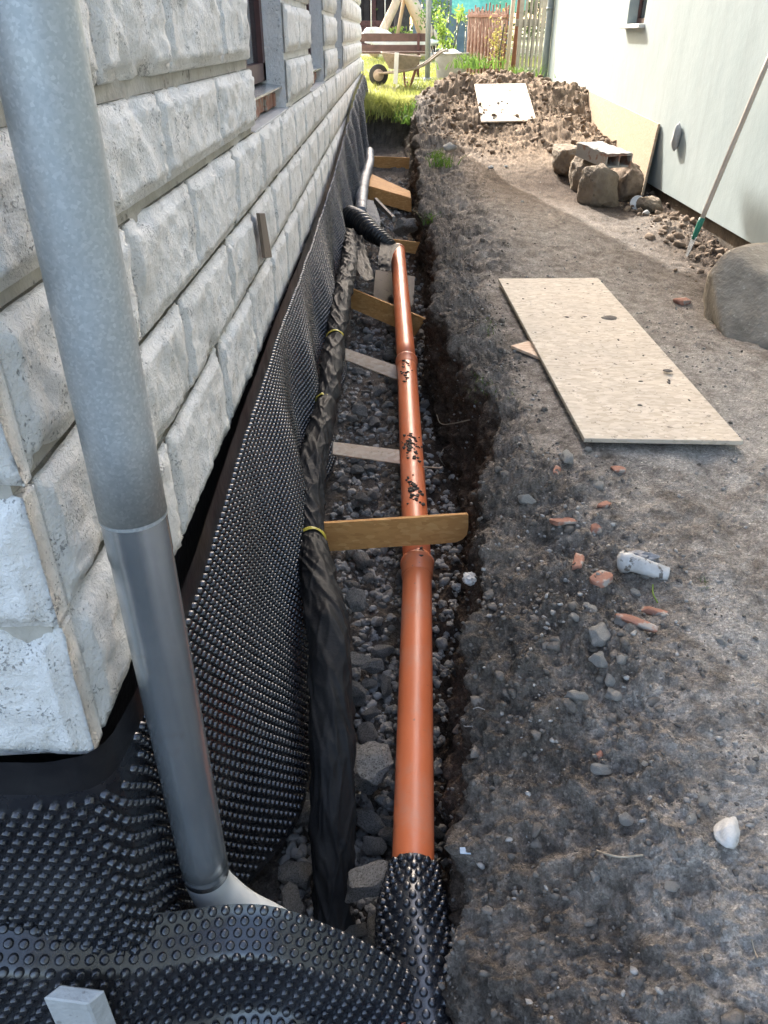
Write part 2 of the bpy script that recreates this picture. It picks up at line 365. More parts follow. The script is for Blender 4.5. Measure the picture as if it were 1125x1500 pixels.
# ================================================================== GROUND
def ground_level(Y): return np.interp(Y, [-8, .3, 1.5, 3, 5, 8, 10, 12.5, 15, 17, 22, 30, 60, 120], [-.1, -.09, -.05, -.005, .035, .13, .28, .49, .60, .66, .84, 1.05, 1.5, 2.2])
def floor_level(Y): return np.interp(Y, [-1, 1, 2, 4, 6, 8.5, 11, 12.2], [-.72, -.70, -.62, -.52, -.40, -.24, -.06, .0])
LIPY = [-1, .87, 1.16, 1.5, 1.9, 2.4, 2.65, 3.0, 3.65, 4.5, 5.3, 6.9, 8.6, 10.5, 12.5]
LIPX = [.16, .16, .19, .235, .275, .335, .385, .45, .37, .275, .35, .295, .265, .30, .32]
LIPZ = [-.36, -.34, -.28, -.19, -.11, -.075, -.04, -.01, -.005, .01, .035, .10, .22, .33, .46]
nY = 900
YS = np.concatenate([np.linspace(-0.6, 0.3, 20)[:-1], 0.3 * (12.9 / 0.3) ** np.linspace(0, 1, nY)])
segs = [8, 44, 70, 100, 230]
def ground_sheet():
    g = ground_level(YS); zf = floor_level(YS); e = sstep(12.15, 12.6, YS); zf = zf * (1 - e) + g * e
    xl = np.interp(YS, LIPY, LIPX) + 0.035 * pn(YS * 2.1, 0.3, 0.7) + 0.032 * pn(YS * 5.3, 1.3, 0.7)
    zl = np.interp(YS, LIPY, LIPZ); zl = zl * (1 - e) + g * e
    xb = np.minimum(xl - np.interp(YS, [.5, 1.5, 2.4, 3, 4, 6, 12], [.03, .05, .03, .12, .08, .05, .04]), 0.33)
    xs = np.interp(YS, [-1, 1.2, 2, 3, 4, 5, 8, 12.5], [.66, .66, .66, .74, .62, .56, .52, .52]) + 0.05 * pn(YS * 1.7, 5.3, 0.7)
    zs = g + 0.01
    o = np.ones_like(YS)
    K = [(-1.8*o, zf), (-.5*o, zf), (xb, zf), (xl, zl), (xs, zs), (2.62*o, g + np.interp(YS, [0, 3.5, 4.5, 8, 9.5], [.0, .0, -.10, -.10, .05]))]
    X = []; Z = []
    for i, n in enumerate(segs):
        t = np.linspace(0, 1, n, endpoint=(i == len(segs) - 1))[None, :]
        X.append(K[i][0][:, None] * (1-t) + K[i+1][0][:, None] * t); Z.append(K[i][1][:, None] * (1-t) + K[i+1][1][:, None] * t)
    X = np.hstack(X); Z = np.hstack(Z)
    for _ in range(1):                                             # round the profile
        for A in (X, Z): A[:, 3:-3] = sum(A[:, 3+k:A.shape[1]-3+k] for k in range(-3, 4)) / 7
    Y = np.repeat(YS[:, None], X.shape[1], 1)
    # heaps of dug soil
    for cx, cy, r, h in ((1.45, 12.0, 1.05, .40), (2.25, 11.0, .60, .26), (.75, 11.6, .45, .17), (2.2, 9.0, .40, .16), (1.0, 10.7, .42, .10), (1.95, 9.9, .42, .18), (2.3, 8.2, .30, .14), (1.45, 10.4, .5, .07), (2.35, 6.6, .35, .06), (.55, 9.6, .22, .10)):
        Z += h * np.exp(-((X - cx)**2 + (Y - cy)**2) / (r*r)) * (X > 0.2)
    P = np.stack([X, Y, Z], -1)
    dU = np.gradient(P, axis=1); dV = np.gradient(P, axis=0)
    N = np.cross(dU, dV); N /= np.linalg.norm(N, axis=2)[..., None] + 1e-9
    N[N[..., 2] < -0.2] *= -1
    xp = np.interp(Y, [.3, .7, 1.2, 2, 3], [.20, .26, .42, .60, .66]); path = sstep(0, .45, X - xp) * (1 - sstep(7.5, 9.5, Y))                        # trodden part
    bank = sstep(-.1, .25, X) * (1 - sstep(.55, .9, X))
    heap = sstep(8.6, 10.5, Y) * sstep(.3, .8, X) + sstep(1.95, 2.3, X) * sstep(4.6, 5.5, Y) * .6
    heap = np.clip(heap, 0, 1)
    d = (0.030 + .018*bank) * fbm(P, 2.2, 2) * (1 - .5*path) + .035 * bank * fbm(P, 4.8, 2, .5, 61.0)
    d += (0.016 + 0.012*bank + 0.03*heap - 0.008*path) * fbm(P, 9.0, 3, .55, 3.0)
    r1 = 1 - np.abs(fbm(P, 16.0, 3, .55, 9.0)); r2 = np.maximum(fbm(P, 32.0, 3, .6, 17.0), 0)
    d += (0.010 + 0.016*bank + .02*heap - 0.006*path) * (r1 - .6)
    d += (0.012 + 0.010*bank + .02*heap - 0.005*path) * r2
    d += 0.004 * fbm(P, 85.0, 2, .6, 23.0)
    d += bank * .045 * np.maximum(0, .35 - np.abs(fbm(P, 3.6, 3, .55, 31.0))) - bank * .010
    # flat spots where boards lie
    for (cx, cy, hx, hy) in ((1.03, 3.80, .50, 1.25),):
        mk = (1 - sstep(hx * .85, hx * 1.05, np.abs(X - cx))) * (1 - sstep(hy * .9, hy * 1.05, np.abs(Y - cy))); d = d * (1 - mk) - .004 * mk
    # wheel rut along the path
    d -= 0.022 * np.exp(-((X - 1.12 - .10*(Y-2)) / .055)**2) * sstep(1.3, 1.7, Y) * (1 - sstep(2.6, 2.75, Y))
    d *= (1 - .75 * (X < -.45))
    P = P + N * d[..., None]
    # soil colours
    n1 = fbm(P, 1.7, 4, .6, 40.0); n2 = fbm(P, 14.0, 4, .65, 50.0); n3 = fbm(P, 60.0, 2, .7, 60.0)
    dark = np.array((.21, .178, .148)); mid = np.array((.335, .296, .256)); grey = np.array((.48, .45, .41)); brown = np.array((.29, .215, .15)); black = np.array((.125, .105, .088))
    k = lambda a: a[..., None]
    C = dark * np.ones(P.shape)
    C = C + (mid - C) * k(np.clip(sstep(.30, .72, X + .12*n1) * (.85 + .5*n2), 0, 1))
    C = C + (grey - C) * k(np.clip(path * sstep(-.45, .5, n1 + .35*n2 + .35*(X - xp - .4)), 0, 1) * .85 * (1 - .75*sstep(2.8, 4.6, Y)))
    dark_patch = sstep(.0, .5, fbm(P, 2.6, 3, .6, 77.0) + .25*(.7 - X)) * (1 - .6*path); C = C * k(1 - .30*dark_patch)  # random darker soil patches, stronger towards the trench, weaker on the path
    C = C + (brown - C) * k(np.clip(heap * (.9 + .4*n2) + .75*sstep(6.0, 8.5, Y) * sstep(.4, 1.2, X), 0, 1))
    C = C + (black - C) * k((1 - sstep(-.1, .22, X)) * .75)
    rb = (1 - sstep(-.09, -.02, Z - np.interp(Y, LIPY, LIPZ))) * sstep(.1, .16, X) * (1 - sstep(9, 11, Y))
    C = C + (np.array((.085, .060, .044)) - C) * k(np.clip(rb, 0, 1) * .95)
    C = C * k(np.clip(1 + (.40 - .18*path)*n2 + (.38 - .18*path)*n3, .4, 1.8))
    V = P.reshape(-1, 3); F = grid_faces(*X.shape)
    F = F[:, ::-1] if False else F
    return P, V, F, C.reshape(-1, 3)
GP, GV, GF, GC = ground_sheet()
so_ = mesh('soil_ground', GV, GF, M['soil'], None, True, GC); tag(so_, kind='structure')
def G(X, Y):
    """height of the soil right of the trench lip"""
    i = int(np.clip(np.searchsorted(YS, Y), 0, len(YS) - 1)); a = segs[0] + segs[1] + segs[2] + 6
    xs = np.maximum.accumulate(GP[i, a:, 0]); return float(np.interp(X, xs, GP[i, a:, 2]))
def GFl(X, Y):
    """height of the trench floor"""
    i = int(np.clip(np.searchsorted(YS, Y), 0, len(YS) - 1)); b = segs[0] + segs[1]
    xs = np.maximum.accumulate(GP[i, :b, 0]); return float(np.interp(X, xs, GP[i, :b, 2]))

_rel = GP.reshape(-1, 3) - np.array((0, 0, EYE)); _F = np.array((-math.sin(YAW)*math.cos(PITCH), math.cos(YAW)*math.cos(PITCH), -math.sin(PITCH))); _R = np.array((math.cos(YAW), math.sin(YAW), 0)); _U = np.cross(_R, _F)
_d = np.maximum(_rel @ _F, .05); _px = 562.5 + FPX * (_rel @ _R) / _d; _py = 750 - FPX * (_rel @ _U) / _d
def on_ground(px, py, up=0.0):
    """point of the soil surface seen at a pixel of the photograph"""
    e = (_px - px)**2 + (_py - py)**2; k = np.where(e < 30)[0]
    k = k[np.argmin(_d[k])] if len(k) else int(np.argmin(e)); k2 = np.where((e < 30) & (_d < _d[k] + .06))[0]
    if len(k2): k = k2[np.argmin(e[k2])]
    return GP.reshape(-1, 3)[k] + np.array((0, 0, up))
def lawn_sheet():
    xs = np.concatenate([np.linspace(-60, -5, 12), np.linspace(-4, 6, 120), np.linspace(7, 60, 12)])
    ys = np.concatenate([np.linspace(12.62, 24, 150), np.linspace(24.5, 140, 40)])
    X, Y = np.meshgrid(xs, ys); Z = ground_level(Y)
    P = np.stack([X, Y, Z], -1); Z = Z + .05 * fbm(P, .9, 3) + .015 * fbm(P, 5, 2) + .04 * np.exp(-((Y-13)/.5)**2)
    Z -= .05 * (Y < 12.7); P[..., 2] = Z
    return P.reshape(-1, 3), grid_faces(*X.shape)
V, F = lawn_sheet(); tag(mesh('lawn', V, F, M['lawn']), kind='structure')
def yard(X, Y): return float(ground_level(Y) + .05 * fbm(np.array([[X, Y, ground_level(Y)]]), .9, 3)[0])
gb = np.array([[-9, -9, -.12], [2.62, -9, -.12], [2.62, -.58, -.10], [-9, -.58, -.10]], float)
xs = np.linspace(-9, 2.62, 40); ys = np.linspace(-9, -.56, 30); X, Y = np.meshgrid(xs, ys)
Z = -.11 + .03 * pn(X*2, Y*2, 0.5) - .05 * (Y > -.7); V = np.stack([X, Y, Z], -1).reshape(-1, 3)
tag(mesh('ground', V, grid_faces(*X.shape), M['soil'], None, True, np.tile((.10, .093, .083), (len(V), 1))), kind='structure')

# ================================================================== STONE HOUSE (left)
WX = -0.48; Y0 = 0.85; YE = 13.8; EAVE = 6.0
house = thing('stone_house', 'off-white rusticated stone house wall standing along the trench', 'house', (WX, Y0, 0.0))
ROWS = [(.352, .609), (.619, .835), (.845, 1.055), (1.076, 1.250), (1.278, 1.468), (1.494, 1.690), (1.716, 1.912), (1.938, 2.134), (2.160, 2.356)]
WIN = [(3.02, 4.06), (5.28, 6.40), (7.74, 8.81)]
RC = .016                                                   # joint recess
core = [box(-5.5, WX - RC, Y0 + RC, YE, .36, 1.040), box(-5.5, WX - RC, Y0 + RC, WIN[0][0] - .012, 1.040, 2.6),
        box(-5.5, WX - RC, Y0 + RC, YE, 2.6, EAVE)]
piers = [(WIN[0][1], WIN[1][0]), (WIN[1][1], WIN[2][0]), (WIN[2][1], YE)]
for a, b in piers: V, F = box(-5.5, WX - RC, a + .003, b - .003, 1.040, 2.6); mesh('pier', V, F, M['stone'], house, False)
V, F = join(*core); mesh('wall', V, F, M['mortar'], house, False)
V, F = join(box(-5.5, WX - .055, Y0 + .055, YE - .02, -1.2, .36)); mesh('foundation', V, F, M['bitumen'], house, False)
def block(L, H, seed, n, m, bulge=.0115, depth=.045):
    """rock-faced block, face in +w direction; local (s along, t up, w out), s in 0..L"""
    s = np.linspace(0, 1, n); t = np.linspace(0, 1, m); mg = .0185
    gl_ = lambda Q, q: np.concatenate([[0, .006/Q, mg/Q], .0245/Q + (1 - .049/Q)*np.linspace(0, 1, q), [1 - mg/Q, 1 - .006/Q, 1]]); s = gl_(L, n); t = gl_(H, m)
    S, T = np.meshgrid(s*L, t*H, indexing='ij')
    e = np.minimum(np.minimum(S, L-S), np.minimum(T, H-T))
    P = np.stack([S, T, np.full_like(S, seed*3.3)], -1)
    k = sstep(.0185, .0245, np.minimum(S, L-S)); k = np.minimum(k, sstep(.0185, .0245, np.minimum(T, H-T)))
    wv = k * bulge * (.42 + .50*fbm(P, 6.5, 3, .55) + .35*(1-np.abs(fbm(P*np.array((1, .45, 1)), 13, 3)))*(.6+.4*pn(S*9, T*7, seed*1.7)))
    wv += (.0025 + .003*k) * fbm(P, 32, 2) + k * .007 * (.45 - np.abs(fbm(P, 8.5, 3, .6, 2.0))); wv -= (1 - sstep(0, .006, e)) * .008
    # broken corners and chips
    r = np.random.default_rng(seed)
    for _ in range(2):
        cx, cy = r.uniform(0, L), r.choice([0, H]); rad = r.uniform(.02, .05)
        wv -= .014 * np.exp(-(((S-cx)**2 + (T-cy)**2)/rad**2)) * (1 + .8*fbm(P, 30, 2))
    V = np.stack([S, T, wv], -1); nu, nv = S.shape
    F = [tuple(f) for f in grid_faces(nu, nv)]
    V = V.reshape(-1, 3); b = len(V)
    ring = [i*nv for i in range(nu)] + [(nu-1)*nv + j for j in range(1, nv)] + [i*nv + nv-1 for i in range(nu-2, -1, -1)] + [j for j in range(nv-2, 0, -1)]
    R = V[ring].copy(); R[:, 2] = -depth; V = np.vstack([V, R]); k = len(ring)
    F += [(ring[(i+1) % k], ring[i], b+i, b+(i+1) % k) for i in range(k)]
    return V, F
def side_block(y0, y1, z0, z1, seed):
    nearness = y0
    n = int(np.clip((y1-y0)/.018 if nearness < 3 else (y1-y0)/.035 if nearness < 6 else 6, 5, 44)); m = 13 if nearness < 3 else 8 if nearness < 6 else 4
    V, F = block(y1-y0, z1-z0, seed, n, m)
    W = np.stack([WX + V[:, 2], y0 + V[:, 0], z0 + V[:, 1]], -1); return W, [f[::-1] for f in F]
def front_block(x0, x1, z0, z1, seed):
    V, F = block(x1-x0, z1-z0, seed, 30, 13)
    W = np.stack([x0 + V[:, 0], Y0 - V[:, 2], z0 + V[:, 1]], -1); return W, F
sd_ = 100
rs = np.random.default_rng(5)
for ri, (z0, z1) in enumerate(ROWS):
    runs = [(Y0 + .046, YE)] if ri < 3 else [(Y0 + .046, WIN[0][0])] + piers
    for (a, b) in runs:
        y = a; first = True
        while y < b - .05:
            L = rs.uniform(.46, .62) * (.62 if first and ri % 2 else 1.0)
            if b - (y + L) < .22: L = b - y
            y1 = min(y + L, b)
            V, F = side_block(y + .006, y1 - .006, z0, z1, sd_); sd_ += 1
            mesh('stone_block', V, F, M['stone'], house, True)
            y = y1; first = False
    x = WX; k = 0
    while x > -1.7 and ri < 6:
        L = rs.uniform(.36, .5) * (.55 if (k == 0 and ri % 2 == 0) else 1)
        V, F = front_block(x - L + (.006), x - (.006 if k else 0), z0, z1, sd_); sd_ += 1
        mesh('stone_block', V, F, M['stone'], house, True); x -= L; k += 1
# rounded mortar run under the lowest course
def lump(P0, P1, r):
    n = max(8, int(np.linalg.norm(np.array(P1)-np.array(P0)) / .03)); P = np.linspace(P0, P1, n)
    return tube(P, r, 10, True, lambda s, a, Q: .012 * fbm(np.stack([Q[:, None, 0] + .05*np.cos(a), Q[:, None, 1] + .05*np.sin(a), Q[:, None, 2] + 0*a], -1), 14, 3))
V, F = join(lump((WX - .035, Y0 + .03, .362), (WX - .035, YE, .362), .030), lump((WX - .03, Y0 + .035, .362), (-1.7, Y0 + .035, .362), .032)); mesh('mortar_bed', V, F, M['stone'], house)
# ledge under the windows, windows, sills, exposed bricks
for wi, (a, b) in enumerate(WIN):
    V, F = box(-.70, WX - .004, a + .002, b - .002, 1.041, 1.058, .003); mesh('ledge', V, F, M['concrete'], house, False)
    xw = WX - .100
    wn = mesh('window', *join(box(xw - .05, xw, a, a + .07, 1.17, 2.6), box(xw - .05, xw, b - .07, b, 1.17, 2.6), box(xw - .05, xw, a, b, 1.17, 1.24), box(xw - .045, xw - .005, (a+b)/2 - .035, (a+b)/2 + .035, 1.24, 2.6)), M['frame'], house, False)
    V, F = box(xw - .03, xw - .022, a + .07, b - .07, 1.24, 2.6); mesh('pane', V, F, M['glass'], wn, False)
    V, F = hexa([(xw - .04, a, 1.155), (xw + .07, a, 1.140), (xw + .07, b, 1.140), (xw - .04, b, 1.155)], [(xw - .04, a, 1.162), (xw + .07, a, 1.147), (xw + .07, b, 1.147), (xw - .04, b, 1.162)]); mesh('window_sill', V, F, M['steel'], wn, False)
    V, F = box(-5.0, xw - .06, a, b, 1.041, 2.6); mesh('room_back', V, F, M['dark'], house, False)
    y = a + .01; k = 0
    while y < b - .05:
        L = .115 if k % 3 else .24
        y1 = min(y + L, b - .01)
        V, F = box(xw - .05, xw + .045 + rs.uniform(-.02, .012), y, y1 - .012, 1.064, 1.135 + rs.uniform(-.012, 0), .006); mesh('brick', V, F, M['brick'], house, False); y = y1; k += 1
# missing flake of stucco beside the lower joint, brown patch
a_ = at(377, 312, X=WX + .030); b_ = at(388, 378, X=WX + .030)
quad = [at(375, 312, X=WX + .026), at(383, 312, X=WX + .026), at(394, 377, X=WX + .026), at(384, 378, X=WX + .026)]
V, F = slab(quad, .012, .0015); o = mesh('brown_strip', V, F, M['plank'], house, False); o['label'] = 'narrow brown patch of missing stucco beside a joint of the stone wall'
V, F = join(hexa([(-6.2, Y0 - .5, EAVE), (.02, Y0 - .5, EAVE), (.02, YE + .45, EAVE), (-6.2, YE + .45, EAVE)], [(-6.2, Y0 - .5, EAVE + 3), (.02, Y0 - .5, EAVE + .15), (.02, YE + .45, EAVE + .15), (-6.2, YE + .45, EAVE + 3)])); mesh('roof', V, F, M['roof'], house, False)
V, F = box(WX - .03, WX + .035, YE - .02, YE + .07, .86, 1.0, .006); mesh('white_box', V, F, M['white'], house, False)

# ================================================================== PLASTERED HOUSE (right)
RX = 2.46; RYE = 14.05
ph = thing('plastered_house', 'pale green plastered house wall with small high window', 'house', (RX, 6.0, 0.0))
wy0, wy1, wz = 8.95, 9.6, 1.44
V, F = join(box(RX, 9, -5, wy0, .135, 4.2), box(RX, 9, wy1, RYE, .135, 4.2), box(RX, 9, wy0, wy1, .135, wz), box(RX, 9, wy0, wy1, 2.1, 4.2), box(RX + .2, 9, wy0, wy1, wz, 2.1))
mesh('wall', V, F, M['plaster'], ph, False)
V, F = box(RX + .045, 9, -5, RYE - .05, -.6, .134); mesh('plinth', V, F, M['plinth'], ph, False)
wn = mesh('window', *join(box(RX + .10, RX + .14, wy0, wy0 + .05, wz, 2.1), box(RX + .10, RX + .14, wy1 - .05, wy1, wz, 2.1), box(RX + .10, RX + .14, wy0 + .05, wy1 - .05, wz, wz + .05)), M['frame'], ph, False)
V, F = box(RX + .115, RX + .125, wy0 + .05, wy1 - .05, wz + .05, 2.1); mesh('pane', V, F, M['glass'], wn, False)
V, F = box(RX - .06, RX + .10, wy0 - .05, wy1 + .03, wz - .04, wz - .005, .004); mesh('window_sill', V, F, M['white'], wn, False)
V, F = box(RX - .3, 9.3, -5.3, RYE + .3, 4.2, 4.4); mesh('roof', V, F, M['roof'], ph, False)
# rough stone stub sticking out of the plaster
c = at(992, 197, X=RX - .02); V, F = rock(31, 3, .3); V = V * np.array((.045, .060, .115)) + c; mesh('stone_stub', V, F, M['concrete'], ph)
P = [(RX - .06, RYE - .03, z) for z in (.35, 1.2, 2.4, 4.2)]; V, F = tube(P, .052, 14); o = mesh('downpipe', V, F, M['postgrey'], ph); 
V, F = tube([(RX - .06, RYE - .03, 1.66), (RX - .06, RYE - .03, 1.70)], .058, 14); mesh('pipe_bracket', V, F, M['postgrey'], o)

# ================================================================== DIMPLED MEMBRANE
PITCHM = 0.0268
def studs(Pf, S, T, sides, h=.0098, r0=.0102, r1=.0068):
    """frusta on the sheet Pf(s,t) at the lattice points"""
    e = 1e-3
    P = Pf(S, T); ds = Pf(S + e, T) - P; dt = Pf(S, T + e) - P
    ds /= np.linalg.norm(ds, axis=1)[:, None]; N = np.cross(dt, ds); N /= np.linalg.norm(N, axis=1)[:, None]
    B = np.cross(N, ds); n = len(S); a = np.linspace(0, 2*np.pi, sides, endpoint=False)
    ring = lambda r, z: P[:, None, :] + z*N[:, None, :] + r*(np.cos(a)[None, :, None]*ds[:, None, :] + np.sin(a)[None, :, None]*B[:, None, :])
    V = np.concatenate([ring(r0, -.001), ring(r1 + .0012, h*.85), ring(r1 - .0012, h), (P + N*(h - .0012))[:, None, :]], 1)   # base, shoulder, rim, dished top
    k = 3*sides + 1; off = (np.arange(n) * k)[:, None, None]; j = np.arange(sides); j2 = (j + 1) % sides
    q = np.concatenate([np.stack([j, j2, j2+sides, j+sides], 1), np.stack([j+sides, j2+sides, j2+2*sides, j+2*sides], 1)])
    Q = (off + q[None]).reshape(-1, 4)
    tq = np.stack([j+2*sides, j2+2*sides, np.full(sides, 3*sides), np.full(sides, 3*sides)], 1)
    T3 = (off + tq[None, :, :3]).reshape(-1, 3)
    return V.reshape(-1, 3), Q, T3
def stud_mesh(name, groups, m, parent):
    Vs = []; loops = []; starts = []; n = 0; ls = 0
    for V, Q, T in groups:
        Vs.append(V)
        for A in (Q, T):
            if len(A) == 0: continue
            loops.append((A + n).ravel()); starts.append(ls + np.arange(len(A)) * A.shape[1]); ls += A.size
        n += len(V)
    V = np.vstack(Vs) - ROOT[parent.name]; L = np.concatenate(loops); S = np.concatenate(starts)
    me = bpy.data.meshes.new(name); me.vertices.add(len(V)); me.vertices.foreach_set('co', V.astype(np.float32).ravel())
    me.loops.add(len(L)); me.loops.foreach_set('vertex_index', L.astype(np.int32)); me.polygons.add(len(S)); me.polygons.foreach_set('loop_start', S.astype(np.int32))
    me.update(calc_edges=True); me.materials.append(m)
    o = bpy.data.objects.new(name, me); COL.objects.link(o); o.parent = parent; ROOT[o.name] = ROOT[parent.name]; o['kind'] = 'stuff'
    return o
def lattice(s0, s1, t0, t1, p=PITCHM):
    S = []; T = []
    for j, t in enumerate(np.arange(t0, t1, p * .866)):
        s = np.arange(s0, s1, p) + (p/2 if j % 2 else 0); S.append(s); T.append(np.full(len(s), t))
    return np.concatenate(S), np.concatenate(T)
# plan line of the sheet: along the near face, round the corner, then along the wall
plan = np.array([(-1.75, .832), (-.70, .832), (-.54, .834), (-.485, .85), (-.462, .885), (-.455, .95), (-.452, 1.1), (-.452, 14.0)])
sl = np.concatenate([[0], np.cumsum(np.linalg.norm(np.diff(plan, axis=0), axis=1))])
S_END = sl[-1] - .35; ML = 1.0
def wall_sheet(s, t):
    s = np.asarray(s, float); t = np.asarray(t, float)
    x = np.interp(s, sl, plan[:, 0]); y = np.interp(s, sl, plan[:, 1])
    y_al = y
    near = 1 - sstep(.86, .97, y)                                 # part on the near face of the house
    zt = np.interp(y_al, [.7, .95, 1.3, 2.0, 2.8, 4.5, 6.5, 9.4, 11, 14], [.375, .365, .335, .375, .405, .425, .50, .71, .80, .88])
    zt = zt + .012 * pn(s * 3.1, 2.2, .5) + .006 * pn(s * 11, 5.2, .5)
    u = t / ML
    drop = np.interp(y_al, [.7, 1, 3, 6, 9, 12, 14], [.92, .92, .86, .80, .85, .85, .85]); z = zt - drop * u
    b = sstep(1.02, 1.5, y_al) * np.interp(y_al, [1, 1.6, 2.3, 3, 5, 7, 9, 12], [.22, .24, .19, .15, .16, .15, .12, .10])
    out = b * (u ** 1.15)
    fold = sstep(1.05, 1.5, y_al) * sstep(.03, .5, u)
    out = out + fold * (.026 * np.sin(s * 5.1 + 1.1*np.sin(s*1.7) + .8*u) + .022 * pn(s * 1.6, u * 1.1, 3.3) + .010 * pn(s * 5.5, u * 2.0, 7.7))
    far = sstep(7.0, 8.5, y_al) * sstep(0, .2, u); out = out + far * .035 * np.sin(s * 9.0 + np.sin(s*2.3))
    out = out + .010 * (1 - sstep(.0, .12, u)) * (pn(s*4.3, .3, 9.1) + .6*pn(s*12, .3, 4.1)) * sstep(1.0, 1.3, y_al)
    out = np.maximum(out, .004)
    no = near * (.012 + .07 * u + .012 * pn(s*4, u*3, 1.1))
    return np.stack([x + out * (1 - near), y - no, z], -1)
mem = thing('dimpled_membrane', 'black dimpled drainage sheet hung along the foundation of the stone house', 'membrane', (-.45, 1.0, -.3))
sg = np.concatenate([np.arange(.2, sl[-1]*.35, .02), np.arange(sl[-1]*.35, S_END, .035)]); tg = np.linspace(0, ML, 52)
Sg, Tg = np.meshgrid(sg, tg, indexing='ij'); V = wall_sheet(Sg, Tg)
fsheet = grid_faces(*Sg.shape)[:, ::-1]
ncut = 4
idx = (fsheet[:, 0] % len(tg))
tj = np.minimum.reduce([fsheet[:, k] % len(tg) for k in range(4)])
mesh('sheet', V.reshape(-1, 3), fsheet[tj >= ncut], M['membrane'], mem)
Vt = V.copy(); o = mesh('top_strip', V.reshape(-1, 3), fsheet[tj < ncut], M['strip'], mem); o['label'] = 'smooth undimpled upper border of the sheet'
S_, T_ = lattice(.25, S_END - .02, .085, ML - .02)
yy = wall_sheet(S_, T_)[:, 1]; corner = (S_ < sl[5]) & (T_ < .125 + .02*np.sin(S_*9)); keep = ~corner
S_, T_, yy = S_[keep], T_[keep], yy[keep]
gs = []
for lo, hi, sd in ((0, 2.6, 9), (2.6, 5, 6), (5, 20, 4)):
    k = (yy >= lo) & (yy < hi); gs.append(studs(wall_sheet, S_[k], T_[k], sd))
stud_mesh('studs', gs, M['membrane'], mem)

# flap of the same sheet lying over the downpipe elbow
edge = spline([(-1.15, .74, .10), (-.90, .77, .045), (-.70, .80, .004), (-.49, .85, -.095), (-.33, .905, -.146), (-.21, .915, -.185), (-.07, .92, -.285), (.03, .905, -.375), (.10, .89, -.455)], 200)
el = np.concatenate([[0], np.cumsum(np.linalg.norm(np.diff(edge, axis=0), axis=1))])
prof_a = [(0, 58), (.05, 26), (.085, 30), (.115, 72), (.20, 84), (.245, 50), (.29, 18), (.60, 22)]          # slope of the sheet in degrees against run
tt = np.linspace(0, .6, 240); ang = np.radians(np.interp(tt, [p[0] for p in prof_a], [p[1] for p in prof_a]))
pr_y = -np.concatenate([[0], np.cumsum(np.cos(ang[:-1]) * np.diff(tt))]); pr_z = -np.concatenate([[0], np.cumsum(np.sin(ang[:-1]) * np.diff(tt))])
def flap(s, t):
    s = np.asarray(s, float); t = np.asarray(t, float)
    b = np.stack([np.interp(s, el, edge[:, k]) for k in range(3)], -1)
    k = 1 + .25 * pn(s * 2.2, .4, .9) * sstep(.05, .2, t)
    t2 = np.clip(t * k, 0, .599)
    dy = np.interp(t2, tt, pr_y); dz = np.interp(t2, tt, pr_z)
    x = b[..., 0] + .10 * t * (s / el[-1] - .3); y = b[..., 1] + dy; z = b[..., 2] + dz
    z = z + .016 * pn(s * 3.1, t * 4.0, 2.2) + .010 * pn(s * 8.0, t * 9.0, 5.2) * sstep(.04, .15, t); y = y + .012 * pn(s * 4.1, t * 3.0, 8.2)
    return np.stack([x, y, z], -1)
fl = thing('dimpled_flap', 'black dimpled sheet folded over the foot of the galvanised downpipe', 'membrane', (-.4, .8, -.4))
Sg, Tg = np.meshgrid(np.linspace(.02, el[-1] - .005, 150), np.linspace(0, .42, 70), indexing='ij')
mesh('sheet', flap(Sg, Tg).reshape(-1, 3), grid_faces(*Sg.shape)[:, ::-1], M['membrane'], fl)
S_, T_ = lattice(.03, el[-1] - .012, .012, .41, .0265); stud_mesh('studs', [studs(flap, S_, T_, 12, .0095, .0098, .0066)], M['membrane'], fl)

# ================================================================== PIPES
# orange drain pipe in three sections with sockets
oa = [at(604, 1345, Z=-.475), at(609, 1270, Z=-.462), at(611.3, 826, Z=-.385), at(595.5, 530, Z=-.262), at(582.5, 368, Z=-.105)]
orange = thing('orange_drain_pipe', 'long orange plastic drain pipe lying in the trench', 'pipe', oa[1])
A = oa[0] + (oa[0] - oa[2]) / np.linalg.norm(oa[0] - oa[2]) * .28
def pipe_run(A, B, n=14): return np.linspace(A, B, n)
secs = [(A, oa[2]), (oa[2], oa[3]), (oa[3], oa[4])]
R_ = .055
for i, (a, b) in enumerate(secs):
    d = (b - a) / np.linalg.norm(b - a)
    V, F = tube(pipe_run(a, b + d * .03), R_, 40); mesh('pipe_section', V, F, M['orange'], orange)
    if i < 2:                                            # socket at the far end of the section
        sk = [(-.085, R_ + .001), (-.075, R_ + .0045), (-.018, R_ + .0055), (-.012, R_ + .010), (.006, R_ + .010), (.012, R_ + .005), (.020, R_ + .0005)]
        V, F = tube([b + d * q[0] for q in sk], [q[1] for q in sk], 40, False); mesh('socket', V, F, M['orange'], orange)
    else:
        sk = [(-.012, R_ + .0005), (-.010, R_ + .006), (.012, R_ + .006), (.016, R_ + .0005)]
        V, F = tube([b + d * (q[0] - .01) for q in sk], [q[1] for q in sk], 40, False); mesh('rim', V, F, M['orange'], orange)
